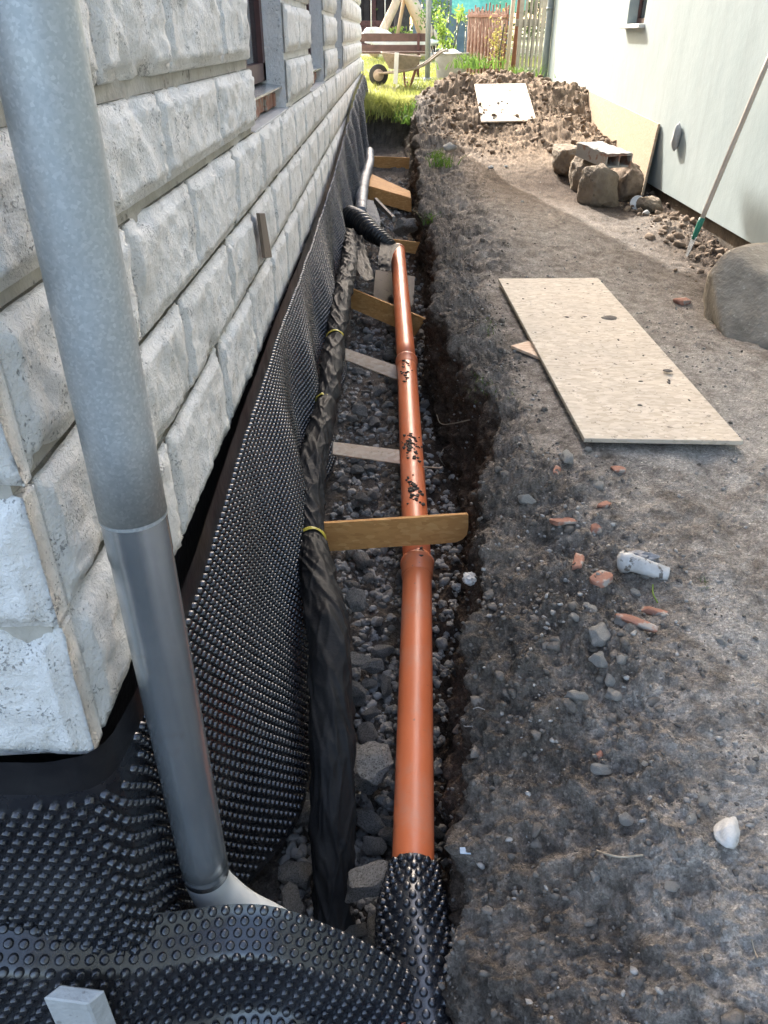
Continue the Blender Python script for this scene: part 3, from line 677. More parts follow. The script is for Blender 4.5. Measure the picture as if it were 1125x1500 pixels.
# mud stuck on top of the pipe
def mud_patch(px, py, i, n, spread, seed):
    a, b = secs[i]; r = np.random.default_rng(seed); g = Geo()
    c = at(px, py, Z=a[2] + R_); d = (b - a) / np.linalg.norm(b - a); t0 = np.dot(c - a, d)
    sd_v = np.cross(d, (0, 0, 1)); sd_v /= np.linalg.norm(sd_v); up = np.cross(sd_v, d)
    for k in range(n):
        th = r.normal(0, .30) - .05; t = t0 + r.normal(0, spread); rr = r.uniform(.003, .010) * (1.3 if k < 8 else 1)
        p = a + d * t + (R_ + .001) * (math.sin(th) * sd_v + math.cos(th) * up)
        W, F = rock(seed*50 + k, 1, .4, 3); g.add(W * rr * np.array((1.2, 1.3, .45)) + p, F)
    return g.out()
for px, py, i, n, sp, sd in ((606, 665, 1, 60, .055, 3), (604, 725, 1, 45, .05, 4), (602, 570, 1, 26, .09, 5), (612, 815, 1, 14, .03, 6)):
    V, F = mud_patch(px, py, i, n, sp, sd); o = mesh('mud_spatter', V, F, M['mud'], orange); o['kind'] = 'stuff'

# dimpled sleeve round the near end of the orange pipe
ax = spline([at(607, 1268, Z=-.462), at(604, 1345, Z=-.475), at(612, 1420, Z=-.49), at(622, 1500, Z=-.51), at(628, 1580, Z=-.53)], 40)
Tn, Nn, Bn = frames(ax); alen = np.concatenate([[0], np.cumsum(np.linalg.norm(np.diff(ax, axis=0), axis=1))])
def sleeve(s, t):                                        # s round the pipe in metres, t along it
    s = np.asarray(s, float); t = np.asarray(t, float)
    r = .061 + .020 * sstep(.0, .12, t) + .008 * sstep(.12, .25, t) + .004 * pn(s * 12, t * 10, .6)
    th = -s / .066
    k = np.stack([np.interp(t, alen, ax[:, q]) for q in range(3)], -1); n = np.stack([np.interp(t, alen, Nn[:, q]) for q in range(3)], -1); b = np.stack([np.interp(t, alen, Bn[:, q]) for q in range(3)], -1)
    return k + r[..., None] * (np.cos(th)[..., None] * n + np.sin(th)[..., None] * b)
sv = thing('dimpled_sleeve', 'black dimpled sheet rolled round the near end of the orange pipe', 'membrane', ax[8])
Sg, Tg = np.meshgrid(np.linspace(-.205, .205, 70), np.linspace(0, alen[-1] - .002, 60), indexing='ij')
Vs = sleeve(Sg, Tg + .02 * pn(Sg * 14, 3.3, .2) * (Tg < .01)); mesh('sheet', Vs.reshape(-1, 3), grid_faces(*Sg.shape)[:, ::-1], M['membrane'], sv)
S_, T_ = lattice(-.20, .20, .012, alen[-1] - .01, .0235)
stud_mesh('studs', [studs(sleeve, S_, T_, 9)], M['membrane'], sv)

# drain pipe wrapped in black film, tied with yellow tape
NF = 760
fpx = [(497, 1480, .99, 64), (491, 1350, 1.17, 63), (486, 1150, 1.42, 64), (483, 1000, 1.68, 66), (480, 920, 1.86, 66), (466, 850, 2.08, 54), (455, 780, 2.38, 44), (455, 700, 2.68, 44), (467, 640, 2.98, 40), (478, 590, 3.30, 34), (484, 540, 3.62, 33), (491, 500, 3.98, 30), (500, 440, 4.55, 28), (509, 398, 5.15, 25), (512, 370, 5.7, 23), (512, 345, 6.3, 20)]
fp = spline([at(x, y, Y=Y) for x, y, Y, q in fpx], NF)
wpx = np.interp(np.linspace(0, 1, NF), np.linspace(0, 1, len(fpx)), [q[3] for q in fpx])
dpt = np.array([np.dot(p - np.array((0, 0, EYE)), (0, math.cos(PITCH), -math.sin(PITCH))) for p in fp]); rad = wpx / FPX * dpt / 2 * .94
flen = np.concatenate([[0], np.cumsum(np.linalg.norm(np.diff(fp, axis=0), axis=1))])
ties = []
for px, py in ((452, 793), (470, 590), (492, 497)):
    k = int(np.argmin([abs((at(px, py, Y=p[1])[2]) - p[2]) for p in fp])); ties.append(k)
def wr(s, a, P):
    L = flen[:, None]; A = np.repeat(a, len(P), 0)
    c = np.cos(A); sn = np.sin(A); L = L + 0*A; q = np.stack([c * 1.2, sn * 1.2, L * 5], -1)
    tw = L * 5.5
    q2 = np.stack([np.cos(A + tw) * 1.5, np.sin(A + tw) * 1.5, L * 3.6], -1)
    q3 = np.stack([np.cos(A - tw * .6) * 2.6, np.sin(A + tw * 1.5) * 2.4, L * 7.5], -1)
    n2 = np.abs(fbm(q2, .75, 2, .35)); n3 = np.abs(fbm(q3, .6, 1, .5, 4.0)); n4 = np.abs(pn(np.cos(A - tw*.5)*1.1 + 5, np.sin(A - tw*.5)*1.1, L*4.0))
    d = .0085 * np.maximum(0, 1 - n2*2.6)**2 + .004 * np.maximum(0, 1 - n3*3.0)**2 + .005 * np.maximum(0, 1 - n4*3.5)**2 + .006 * fbm(q, .6, 2) - .004
    t = np.ones_like(L)
    for k in ties: t = t * (1 - .85 * np.exp(-((L - flen[k]) / .035)**2))
    pinch = sum(-.007 * np.exp(-((L - flen[k]) / .03)**2) for k in ties)
    return d * t + pinch
V, F = tube(fp, rad, 100, True, wr)
fab = thing('wrapped_drain_pipe', 'drain pipe wrapped in wrinkled black film beside the dimpled sheet', 'pipe', fp[60])
mesh('film_wrap', V, F, M['film'], fab)
for k in ties:
    a = fp[k - 4]; b = fp[k + 4]; d = (b-a)/np.linalg.norm(b-a); P = np.linspace(fp[k] - d*.011 + np.array((0, 0, .004)), fp[k] + d*.011, 5)
    V, F = tube(P, [rad[k] - .003, rad[k] + .000, rad[k] + .0015, rad[k] + .0005, rad[k] - .003], 36, False, lambda s, a, Q: .0012 * np.sin(a * 5 + 3*s) - .010 * (np.sin(a + 2.1*k) > .15)); mesh('yellow_tape', V, F, M['tape'], fab)

# galvanised downpipe at the house corner
DX, DY = -.388, .982
dp = thing('downpipe', 'galvanised round downpipe standing at the corner of the stone house', 'downpipe', (DX, DY, -.2))
V, F = tube([(DX, DY, z) for z in np.linspace(.735, 4.6, 30)], .0502, 48); mesh('upper_pipe', V, F, M['galv'], dp)
tb = lambda zs, rs: tube([(DX, DY, z) for z in zs], rs, 48, False)
V, F = tb([.733, .739], [.0505, .0505]); mesh('pipe_rim', V, F, M['galv'], dp)
V, F = tb([.665, .737], [.0493, .0493]); mesh('sleeve', V, F, M['steel'], dp)
V, F = tube([(DX, DY, z) for z in np.linspace(-.165, .74, 14)], .0482, 48); low = mesh('lower_pipe', V, F, M['steel'], dp)
V, F = tb([-.150, -.135], [.0488, .0488]); mesh('joint_ring', V, F, M['steel'], dp)
ep = spline([(DX, DY, -.13), (DX, DY, -.18), (DX + .015, DY, -.24), (DX + .06, DY - .005, -.305), (DX + .14, DY - .01, -.375), (DX + .23, DY - .03, -.47)], 30)
V, F = tube(ep, np.concatenate([np.full(8, .0465), np.linspace(.0465, .050, 6), np.full(16, .050)]), 36); mesh('elbow', V, F, M['pale'], dp)

# black corrugated flexible pipe, silvery film duct, plastic rags at the far end
P = spline([at(512, 318, Y=6.75), at(528, 326, Y=6.50), at(545, 341, Y=6.25), at(562, 352, Y=6.08), at(574, 363, Y=5.98)], 160)
ll = np.linspace(0, 1, 160); V, F = tube(P, np.interp(ll, [0, .25, .6, 1], [.085, .085, .06, .042]) + .007 * np.sign(np.sin(ll * 2*np.pi * 17)) * np.abs(np.sin(ll * 2*np.pi * 17))**.5, 32)
tag(mesh('corrugated_pipe', V, F, M['corr'], None, True, None, P[80]), 'thick black corrugated flexible pipe bent towards the orange pipe', 'pipe')
P = spline([at(541, 222, Y=10.6), at(541, 238, Y=9.9), at(536, 255, Y=9.0), at(532, 272, Y=8.3), at(530, 290, Y=7.7), at(529, 312, Y=7.1)], 150)
V, F = tube(P, .052, 26, True, lambda s, a, Q: .004 * np.sin(s * 190) + .007 * fbm(np.stack([Q[:, None, 0] + .05*np.cos(a), Q[:, None, 1]*.6 + 0*a, Q[:, None, 2] + .05*np.sin(a)], -1), 16, 2)); tag(mesh('silver_duct', V, F, M['silver'], None, True, None, P[75]), 'silvery ribbed flexible duct running along the dimpled sheet', 'duct')
def rag(name, pts, label, m, seed, amp=.02, cat='plastic sheet'):
    """creased hanging sheet spanned between two edge lines (top to bottom)"""
    L, R = (spline(p, 24) for p in pts); u = np.linspace(0, 1, 22)
    P = L[None] * (1 - u)[:, None, None] + R[None] * u[:, None, None]
    d = amp * (1 - 2*np.abs(fbm(P * np.array((1, 1, .35)), 22, 2, .5, seed))); n = np.array((.55, -.75, .3)); P = P + d[..., None] * n
    V = P.reshape(-1, 3); V2 = V - n * .0025; F = grid_faces(*P.shape[:2]); Fb = F[:, ::-1] + len(V)
    return tag(mesh(name, np.vstack([V, V2]), np.vstack([F, Fb]), m, None, True, None, V.mean(0)), label, cat)
rag('plastic_rag', ([at(511, 345, Y=6.1), at(514, 370, Y=5.75), at(522, 395, Y=5.4), at(534, 412, Y=5.15)], [at(530, 345, Y=6.0), at(534, 365, Y=5.8), at(541, 388, Y=5.5), at(546, 408, Y=5.2)]), 'crumpled black plastic hanging below the corrugated pipe', M['film'], 3)
rag('pipe_end_wrap', ([at(557, 353, Y=6.05), at(554, 372, Y=5.75), at(553, 385, Y=5.6), at(557, 396, Y=5.5)], [at(586, 358, Y=5.97), at(577, 368, Y=5.8), at(572, 384, Y=5.6), at(572, 396, Y=5.5)]), 'black plastic bag tied over the far end of the orange pipe', M['film'], 5, .014)
rag('grey_rag', ([at(536, 292, Y=7.6), at(537, 305, Y=7.2), at(537, 318, Y=6.9), at(541, 327, Y=6.7)], [at(546, 294, Y=7.6), at(552, 308, Y=7.2), at(556, 320, Y=6.9), at(556, 334, Y=6.6)]), 'torn grey plastic sheet hanging under the silvery duct', M['greysheet'], 8, .014)

# ================================================================== BOARDS IN THE TRENCH
def board(px, Ys, th, m, label, name='spacer_board', group=None, cat='board'):
    q = [at(x, y, Y=Y) for (x, y), Y in zip(px, Ys)]
    V, F = slab(q, th, .0012)
    return tag(mesh(name, V, F, m, None, False, None, q[3]), label, cat, group)
# corners go anticlockwise seen from the camera: lower left, lower right, upper right, upper left
pp = [(476, 808), (560, 802), (640, 797), (668, 794.5), (678, 790), (684, 783), (686, 772), (686, 756), (684, 753.5), (600, 759), (520, 764), (470, 767)]
q = np.array([at(x, y, Y=2.43) for x, y in pp]); n_ = len(q); tag(mesh('spacer_board', np.vstack([q, q + np.array((0, .014, 0))]), [tuple(range(n_)), tuple(range(2*n_-1, n_-1, -1))] + [(j, j + n_, (j+1) % n_ + n_, (j+1) % n_) for j in range(n_)], M['osb'], None, False, None, q[0]), 'fresh brown chipboard strip set on edge across the orange pipe', 'board')
board([(487, 665), (586, 679), (585, 659), (488, 647)], [3.02, 3.12, 3.16, 3.06], .014, M['osbpale'], 'pale chipboard strip wedged between wrapped pipe and orange pipe, with square end')
board([(506, 527), (582, 556), (582, 536), (506, 510)], [4.12, 4.16, 4.20, 4.16], .014, M['osbpale'], 'slanting pale chipboard strip wedged between the pipes below the pipe rim')
board([(510, 450), (608, 492), (623, 467), (513, 422)], [5.28, 5.06, 5.04, 5.26], .016, M['osb'], 'fresh brown chipboard board passing under the orange pipe at a slant')
board([(541, 497), (602, 508), (608, 405), (550, 395)], [5.26, 5.26, 6.18, 6.18], .014, M['plank'], 'grey brown panel lying under the orange pipe', 'panel')
board([(562, 364), (608, 372), (615, 355), (563, 349)], [6.72]*4, .016, M['osb'], 'short brown chipboard piece behind the tied pipe end')
V1, F1 = slab([at(537, 292, Y=8.62), at(602, 311, Y=8.30), at(602, 291, Y=8.34), at(537, 272, Y=8.66)], .016, .0012)
bx = thing('brace_boards', 'two brown chipboard boards nailed together into an angled brace', 'board', at(570, 300, Y=8.5)); mesh('board', V1, F1, M['osb'], bx, False)
q = [at(537, 271, Y=8.67), at(602, 290, Y=8.35), at(601, 280, Y=8.72), at(545, 255, Y=9.35)]; V, F = slab(q, .016, .0012); mesh('board', V, F, M['osb'], bx, False)
board([(543, 245), (599, 248), (600, 231), (543, 229)], [10.5]*4, .016, M['osb'], 'brown chipboard strip braced across the far end of the trench')
A = at(550, 293, Y=8.4); B = at(577, 321, Y=7.4); V, F = beam(A, B, .03, .045); tag(mesh('batten', V, F, M['greywood'], None, False, None, B), 'thin grey batten slanting down from the angled brace', 'batten')

# ================================================================== THINGS ON THE GROUND
def lay(name, px, Zs, th, m, label, cat='board'):
    q = [at(x, y, Z=z) for (x, y), z in zip(px, Zs)]
    V, F = slab(q, th, .0015); return tag(mesh(name, V, F, m, None, False, None, np.mean(q, 0)), label, cat), q
big, qb = lay('chipboard_sheet', [(856, 642), (1089, 646), (876, 407), (730, 408)], [.035, .035, .075, .075], .018, M['osbwhite'], 'large pale muddy chipboard sheet lying flat on the path')
def clumps(q, n, seed, rmin, rmax, parent, m):
    """bits of mud on a board"""
    r = np.random.default_rng(seed); g = Geo(); q = np.array(q); nrm = np.cross(q[1]-q[0], q[3]-q[0]); nrm /= np.linalg.norm(nrm)
    a = q[1]-q[0]; a = a/np.linalg.norm(a); b = np.cross(nrm, a)
    for k in range(n):
        u, v = r.uniform(.05, .95, 2); p = q[0]*(1-u)*(1-v) + q[1]*u*(1-v) + q[2]*u*v + q[3]*(1-u)*v
        W, F = rock(seed*90 + k, 2 if rmax > .02 else 1, .45, 2); s = r.uniform(rmin, rmax) * (r.random()**2 * .8 + .2); W = W * s
        e = r.uniform(.6, 1.4); W = p + W[:, :1]*a*e + W[:, 1:2]*b/e + W[:, 2:]*nrm*.28
        g.add(W, F)
    V, F = g.out(); o = mesh('mud_spatter', V, F, m, parent); o['kind'] = 'stuff'
clumps(qb, 60, 5, .004, .020, big, M['dclod'])
for px, py, s in ((893, 466, .035), (783, 436, .014), (795, 458, .014), (978, 543, .018), (857, 464, .014)):
    W, F = rock(int(px), 2, .4, 3); p = at(px, py, Z=.06); mesh('mud_clod', W * np.array((s*1.3, s, s*.22)) + p, F, M['dclod'], big)
wedge, _ = lay('chipboard_offcut', [(748, 506), (792, 524), (800, 512), (775, 499)], [.034, .030, .030, .034], .014, M['osbpale'], 'pointed pale chipboard offcut poking out from under the large sheet')
sb, qs = lay('small_chipboard', [(705, 178), (786, 176), (770, 122), (695, 123)], [.50, .50, .50, .50], .016, M['osbwhite'], 'small pale chipboard square lying on the dug soil heap')
COL.objects.unlink(sb); bpy.data.objects.remove(sb)
qs = [at(705, 178, Y=10.2), at(786, 176, Y=10.2), at(770, 122, Y=11.35), at(695, 123, Y=11.35)]
V, F = slab(qs, .016, .0015); sb = tag(mesh('small_chipboard', V, F, M['osbwhite'], None, False, None, np.mean(qs, 0)), 'small pale chipboard square lying on the dug soil heap', 'board'); clumps(qs, 12, 8, .012, .05, sb, M['dclod'])
# leaning panel
q = [at(848, 175, X=2.22), at(951, 270, X=2.16), at(963, 186, X=2.40), at(850, 131, X=2.42)]; q = [np.array((2.37, 11.3, .30)), np.array((2.34, 7.72, G(2.34, 7.72) - .01)), np.array((2.43, 7.86, .655)), np.array((2.435, 11.35, .77))]
V, F = slab(q, .022, .0015); tag(mesh('leaning_panel', V, F, M['panelw'], None, False, None, q[1]), 'long pale board leaning on its edge against the green wall', 'board')
# long-handled spade
A = on_ground(1009, 371, .09); B = np.array((2.435, 5.78, 1.25)); d = (B - A) / np.linalg.norm(B - A); B = A + d * (2.437 - A[0]) / d[0]
sp = thing('long_handled_spade', 'narrow spade with long pale handle leaning on the green wall', 'spade', A)
V, F = tube(np.linspace(A + d*.10, B, 8), [.017]*8, 12); mesh('handle', V, F, M['paleWood'], sp)
V, F = tube(np.linspace(A + d*.02, A + d*.17, 5), [.014, .018, .020, .021, .021], 12); mesh('socket', V, F, M['green'], sp)
s_ = np.cross(d, (1, 0, 0)); s_ /= np.linalg.norm(s_); n_ = np.cross(s_, d)
tip = A - d*.13; V, F = hexa([tip - s_*.022 - n_*.002, tip + s_*.022 - n_*.002, tip + s_*.022 + n_*.002, tip - s_*.022 + n_*.002], [A + d*.04 - s_*.05 - n_*.003, A + d*.04 + s_*.05 - n_*.003, A + d*.04 + s_*.05 + n_*.003, A + d*.04 - s_*.05 + n_*.003], .001); mesh('blade', V, F, M['steel'], sp, False)
# block of concrete in the foreground
c0 = at(62, 1462, Z=-.085); c1 = at(128, 1471, Z=-.085); c2 = at(154, 1450, Z=-.085); c3 = c0 + (c2 - c1)
V, F = hexa([p - np.array((0, 0, .30)) for p in (c0, c1, c2, c3)], [c0, c1, c2, c3], .003); tag(mesh('concrete_block', V, F, M['concrete'], None, False, None, c0 - np.array((0, 0, .3))), 'small light grey concrete block standing on the dimpled flap', 'block')
# boulder at the path edge
def place_rock(name, seed, c, size, m, label, cat, group=None, sub=3, rough=.22, rot=0, cuts=8):
    V, F = rock(seed, sub, rough, cuts); V = V * np.array(size); ca, sa = math.cos(rot), math.sin(rot)
    V = np.stack([V[:, 0]*ca - V[:, 1]*sa, V[:, 0]*sa + V[:, 1]*ca, V[:, 2]], -1) + np.array(c)
    return tag(mesh(name, V, F, m, None, sub < 4 and False or sub >= 3, None, c), label, cat, group)
V, F = ICO[4]; V = V.copy(); r = np.random.default_rng(77)
for n, dd in (((0, -.35, .9), .55), ((-.8, -.5, .45), .62), ((.35, .1, .9), .80), ((.3, -.95, .1), .7), ((-.2, .9, .2), .7), ((-.95, .1, -.1), .8), ((0, 0, -1), .6)):
    n = np.array(n, float); n /= np.linalg.norm(n); V -= np.maximum(V @ n - dd, 0)[:, None] * n
V *= (1 + .06*fbm(V, 2.5, 3) + .025*fbm(V, 9, 3))[:, None]; V = V * np.array((.42, .46, .33)) + np.array((2.10, 4.13, .12))
tag(mesh('boulder', V, F, M['boulder'], None, True, None, (2.10, 4.13, .10)), 'large brown grey boulder at the edge of the path below the green wall', 'boulder')
# old concrete lumps with a hollow brick on top
def stone_lump(c, size, seed, rot, label, m='rockb'):
    c = (c[0], c[1], G(c[0], c[1]) + size[2]*.62)
    V, F = ICO[4]; V = V.copy(); r = np.random.default_rng(seed)
    V = np.sign(V) * np.abs(V)**.55; V /= np.abs(V).max()
    for _ in range(9):
        n0 = r.normal(size=3); n0 /= np.linalg.norm(n0); V -= np.maximum(V @ n0 - r.uniform(.72, 1.0), 0)[:, None] * n0
    V *= (1 + .16*fbm(V, 1.8, 4, .6, seed) + .11*(.4 - np.abs(fbm(V*np.array((1, 1, .25)), 4.5, 3, .6, seed))) + .05*fbm(V, 12, 2, .6, seed))[:, None]; V = V * np.array(size)
    ca, sa = math.cos(rot), math.sin(rot); V = np.stack([V[:, 0]*ca - V[:, 1]*sa, V[:, 0]*sa + V[:, 1]*ca, V[:, 2]], -1) + np.array(c)
    tag(mesh('concrete_lump', V, F, M[m], None, True, None, c), label, 'rubble')
stone_lump((1.86, 7.38, .30), (.17, .15, .21), 3, .5, 'upright brown concrete lump beside the white disc')
stone_lump((1.84, 7.88, .31), (.15, .17, .20), 4, .3, 'brown furrowed concrete lump in the middle of the heap of three')
stone_lump((1.76, 8.45, .34), (.16, .26, .16), 5, .25, 'long rounded brown concrete lump nearest the dug soil heap')
stone_lump((2.18, 7.75, .26), (.12, .26, .20), 6, .1, 'crumbling ochre lump pressed against the leaning board', 'clod')
stone_lump((2.26, 7.15, .14), (.10, .10, .07), 9, .4, 'low ochre lump lying below the end of the leaning board', 'rockb')
hb = thing('hollow_brick', 'hollow red clay brick caked with grey mortar on the concrete lumps', 'brick', (1.92, 7.6, .52))
def oriented(V, c, rz, rx=0.0):
    V = np.array(V, float); cx, sx = math.cos(rx), math.sin(rx); V = np.stack([V[:, 0], V[:, 1]*cx - V[:, 2]*sx, V[:, 1]*sx + V[:, 2]*cx], -1)
    ca, sa = math.cos(rz), math.sin(rz); return np.stack([V[:, 0]*ca - V[:, 1]*sa, V[:, 0]*sa + V[:, 1]*ca, V[:, 2]], -1) + np.array(c)
HB = (1.93, 7.70, max(G(1.86, 7.38) + .21*1.42, G(1.84, 7.88) + .20*1.42) + .06)
shell = join(box(-.13, .13, -.27, .27, -.055, -.04), box(-.13, .13, -.27, .27, .04, .055), box(-.13, -.115, -.27, .27, -.04, .04), box(.115, .13, -.27, .27, -.04, .04), box(-.008, .008, -.27, .27, -.04, .04), box(-.115, .115, .1, .27, -.04, .04))
mesh('clay_shell', oriented(shell[0], HB, .30, .07), shell[1], M['brickdusty'], hb, False)
S_, T_ = np.meshgrid(np.linspace(-.128, .128, 22), np.linspace(-.268, .268, 40), indexing='ij'); Zc = .057 + .010*np.maximum(0, .5 + fbm(np.stack([S_, T_, 0*S_], -1), 12, 3))
mesh('mortar_crust', oriented(np.stack([S_, T_, Zc], -1).reshape(-1, 3), HB, .30, .07), grid_faces(*S_.shape), M['gravel'], hb)
# white lid lying on its edge, pvc elbow, crumpled rags and other rubbish
c = on_ground(932, 303, .045); ld = thing('white_plastic_disc', 'round white plastic disc standing on edge below the concrete lumps', 'disc', c)
nrm = np.array((-.25, -.80, .55)); nrm /= np.linalg.norm(nrm)
V, F = tube([c - nrm*.012, c + nrm*.004, c + nrm*.012], [.062, .064, .060], 28); mesh('face', V, F, M['white'], ld); V, F = tube([c + nrm*.011, c + nrm*.016, c + nrm*.017], [.062, .062, .054], 28, False); mesh('rim', V, F, M['white'], ld)
pe = on_ground(930, 842, .020)
el_ = spline([pe + np.array((-.035, .030, .012)), pe + np.array((-.012, .012, .022)), pe + np.array((.03, -.012, .018)), pe + np.array((.085, -.03, .008))], 24)
pv = thing('broken_pipe_elbow', 'broken dirty white plastic pipe elbow lying on the soil', 'pipe fitting', pe - np.array((0, 0, .03)))
V, F = tube(el_, np.interp(np.linspace(0, 1, 24), [0, .3, .35, 1], [.031, .030, .026, .022]), 24, True, lambda s, a, Q: .002*np.sin(3*a + 4*s)); mesh('elbow', V, F, M['dirtywhite'], pv)
V, F = tube([el_[0] + (el_[0]-el_[2])*.2, el_[0], el_[3]], [.027, .034, .034], 24, False); mesh('collar', V, F, M['dirtywhite'], pv)
def crumple(name, c, size, seed, m, label, cat):
    V, F = ICO[3]; V = V.copy(); V *= (1 + .75*(.4 - np.abs(fbm(V, 2.2, 3, .6, seed))))[:, None]
    tag(mesh(name, V * np.array(size) + np.array(c), F, m, None, False, None, c), label, cat)
crumple('crumpled_wrapper', on_ground(688, 850, .010), (.022, .026, .016), 5, M['rockw'], 'crumpled white wrapper caught on the trench slope', 'litter')
crumple('crumpled_scrap', on_ground(671, 863, .010), (.017, .016, .018), 6, M['rockw'], 'small white crumpled scrap lying by the orange pipe', 'litter')
crumple('torn_bag', on_ground(935, 818, .008), (.055, .022, .014), 9, M['silver'], 'torn greyish plastic behind the broken pipe elbow', 'litter')
crumple('dark_rag', on_ground(843, 258, .015), (.06, .05, .022), 12, M['greysheet'], 'small dark rag on the sunlit soil beside the concrete lumps', 'litter')
c = on_ground(680, 1250, .006); V, F = slab([c + np.array((-.012, -.006, 0)), c + np.array((.013, -.009, .003)), c + np.array((.012, .007, .006)), c + np.array((-.012, .008, .003))], .004, .0006); tag(mesh('blue_chip', V, F, M['bluebit'], None, False, None, c), 'pale blue plastic chip stuck in the trench slope', 'litter')
# roof tile and brick fragments
def frag(px, py, L, Wd, rz, label, seed, th=.016):
    p = on_ground(px, py); z = p[2]
    r = np.random.default_rng(seed); V, F = ICO[3]; V = np.sign(V) * np.abs(V)**.35; V = V / np.abs(V).max()
    for _ in range(7):
        n0 = r.normal(size=3); n0[2] *= .4; n0 /= np.linalg.norm(n0); V = V - np.maximum(V @ n0 - r.uniform(.75, 1.05), 0)[:, None] * n0
    V = V * (1 + .06*fbm(V, 3, 3, .6, seed))[:, None] * np.array((L/2, Wd/2, th*.62))
    tag(mesh('brick_fragment', oriented(V, (p[0], p[1], z + th*.5), rz, r.uniform(-.3, .3)) - np.array((0, 0, th*.3)), F, M['brick'], None, True, None, (p[0], p[1], z)), label, 'brick fragment')
frag(823, 767, .085, .045, .15, 'flat red brick fragment with squared end by the trench shoulder', 1)
frag(873, 774, .045, .038, 1.3, 'small red brick fragment just beyond the broken pipe elbow', 2)
frag(847, 822, .085, .036, 1.2, 'narrow red brick fragment standing towards the path', 3)
frag(880, 851, .080, .055, .75, 'broad red brick fragment left of the broken pipe elbow', 4)
frag(933, 912, .125, .030, -.55, 'long reddish tile sliver propped on pebbles', 5)
frag(958, 898, .080, .026, -.5, 'dark reddish tile sliver behind the long propped one', 6)
frag(998, 443, .10, .07, .4, 'cluster piece of red brick beside the large boulder', 7, .025)
frag(906, 690, .05, .04, .2, 'small red brick chip below the chipboard sheet', 8)
frag(815, 690, .06, .028, 1.2, 'dark red brick chip half sunk near the sheet corner', 9)
frag(886, 742, .045, .03, .5, 'rounded orange brick chip on the trodden soil', 10)
frag(878, 1107, .028, .022, .9, 'tiny orange brick crumb on the grey soil', 11, .01)
# loose stones
STN = [bpy.data.meshes.new('stone_%d' % k) for k in range(9)]
for k, me in enumerate(STN):
    V, F = rock(200 + k, 3 if k < 5 else 2, .20, 16); me.from_pydata(V.tolist(), [], F); me.update(); me.polygons.foreach_set('use_smooth', np.ones(len(F), dtype=bool)); me.materials.append(M['rockg'])
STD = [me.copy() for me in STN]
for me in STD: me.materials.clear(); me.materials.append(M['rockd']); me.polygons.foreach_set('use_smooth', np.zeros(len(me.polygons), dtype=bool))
def stone(c, s, me, label, group=None, rz=None, flat=.7, cat='stone'):
    o = bpy.data.objects.new('stone', me); COL.objects.link(o); o.location = tuple(c); e = rng.uniform(.75, 1.25)
    o.scale = (s*e, s/e, s*flat); o.rotation_euler = (rng.uniform(-.3, .3), rng.uniform(-.3, .3), rng.uniform(0, 6.3) if rz is None else rz)
    return tag(o, label, cat, group)
c = on_ground(1064, 1222, .012); V, F = rock(21, 3, .22, 9); V = V * np.array((.026, .048, .024)); tag(mesh('white_stone', oriented(V, c, -.4), F, M['rockw'], None, True, None, c), 'pointed whitish stone lying alone on the grey soil', 'stone')
for px, py, s in ((864, 895, .026), (910, 915, .022), (875, 935, .042), (878, 968, .028), (912, 968, .022), (893, 998, .020), (897, 1022, .026), (842, 1022, .028), (880, 1130, .024), (1030, 1176, .017), (1015, 1200, .016), (918, 1203, .019), (870, 1285, .013), (875, 715, .032), (862, 660, .022), (905, 645, .020), (770, 735, .035), (830, 675, .040), (1100, 1123, .015), (1085, 960, .016), (1058, 940, .014), (985, 1300, .018), (985, 1450, .009), (925, 1455, .008), (840, 905, .022), (930, 870, .020), (945, 845, .018), (1047, 780, .012), (945, 1120, .010), (925, 1130, .010)):
    stone(on_ground(px, py, s * .25), s, STN[int(rng.integers(5))], ('small ' if s < .017 else '') + 'pale grey stone ' + ('lying just below the large chipboard sheet' if py < 740 else 'lying near the broken pipe elbow' if py < 925 else 'in the scatter below the long tile sliver' if py < 1050 else 'on the grey soil around the pointed whitish stone' if py < 1260 else 'on the bare slope beyond the dimpled sleeve'), 'loose stones on the soil')
for px, py, s, lb in ((662, 1, .085, 'grey stone sitting on the grassy trench lip beyond the path'), (720, 243, .03, 'small white stone on the shaded soil below the heap'), (742, 243, .022, 'smaller white pebble by the soil heap'), (945, 313, .035, 'white stone on the sunlit debris below the white disc'), (765, 293, .02, 'small pale stone in the middle of the shaded path')):
    o = stone(on_ground(px, py, s*.4) if py > 1 else at(660, 216, Y=8.9), s, STN[2], lb)
    if 'white' in lb: o.data = o.data.copy(); o.data.materials[0] = M['rockw']
# rubble on the trench floor
def rubble_label(X, Y, s):
    size = 'small dark rubble chip' if s < .020 else 'fist-sized dark rubble stone' if s < .034 else 'large dark rubble stone'
    if X > .08: return size + ' squeezed between the orange pipe and the trench face'
    for y1, w_ in ((1.35, 'beside the dimpled sleeve at the pipe end'), (1.9, 'between the lower wrapped pipe and the orange pipe'), (2.43, 'just before the chipboard strip set on edge'), (3.1, 'between the strip set on edge and the square-ended pale strip'), (4.15, 'between the two pale chipboard strips'), (5.1, 'between the slanting pale strip and the brown slanted board'), (6.7, 'around the grey brown panel under the orange pipe')):
        if Y < y1: return size + ' ' + w_
    return size + ' on the trench floor beyond the tied pipe end'
n = 0
for k in range(1400):
    Y = float(rng.choice([rng.uniform(1.0, 3.2), rng.uniform(1.0, 6.5), rng.uniform(3, 9)])); X = rng.uniform(-.26, .05) if rng.random() < .93 else rng.uniform(.1, .2)
    s = .013 + .042 * rng.random()**2.0
    if n >= 280: break
    stone((X, Y, GFl(X, Y) + s*.35 + rng.uniform(0, .05)), s, STD[int(rng.integers(9))], rubble_label(X, Y, s), 'rubble on the trench floor', flat=.8); n += 1
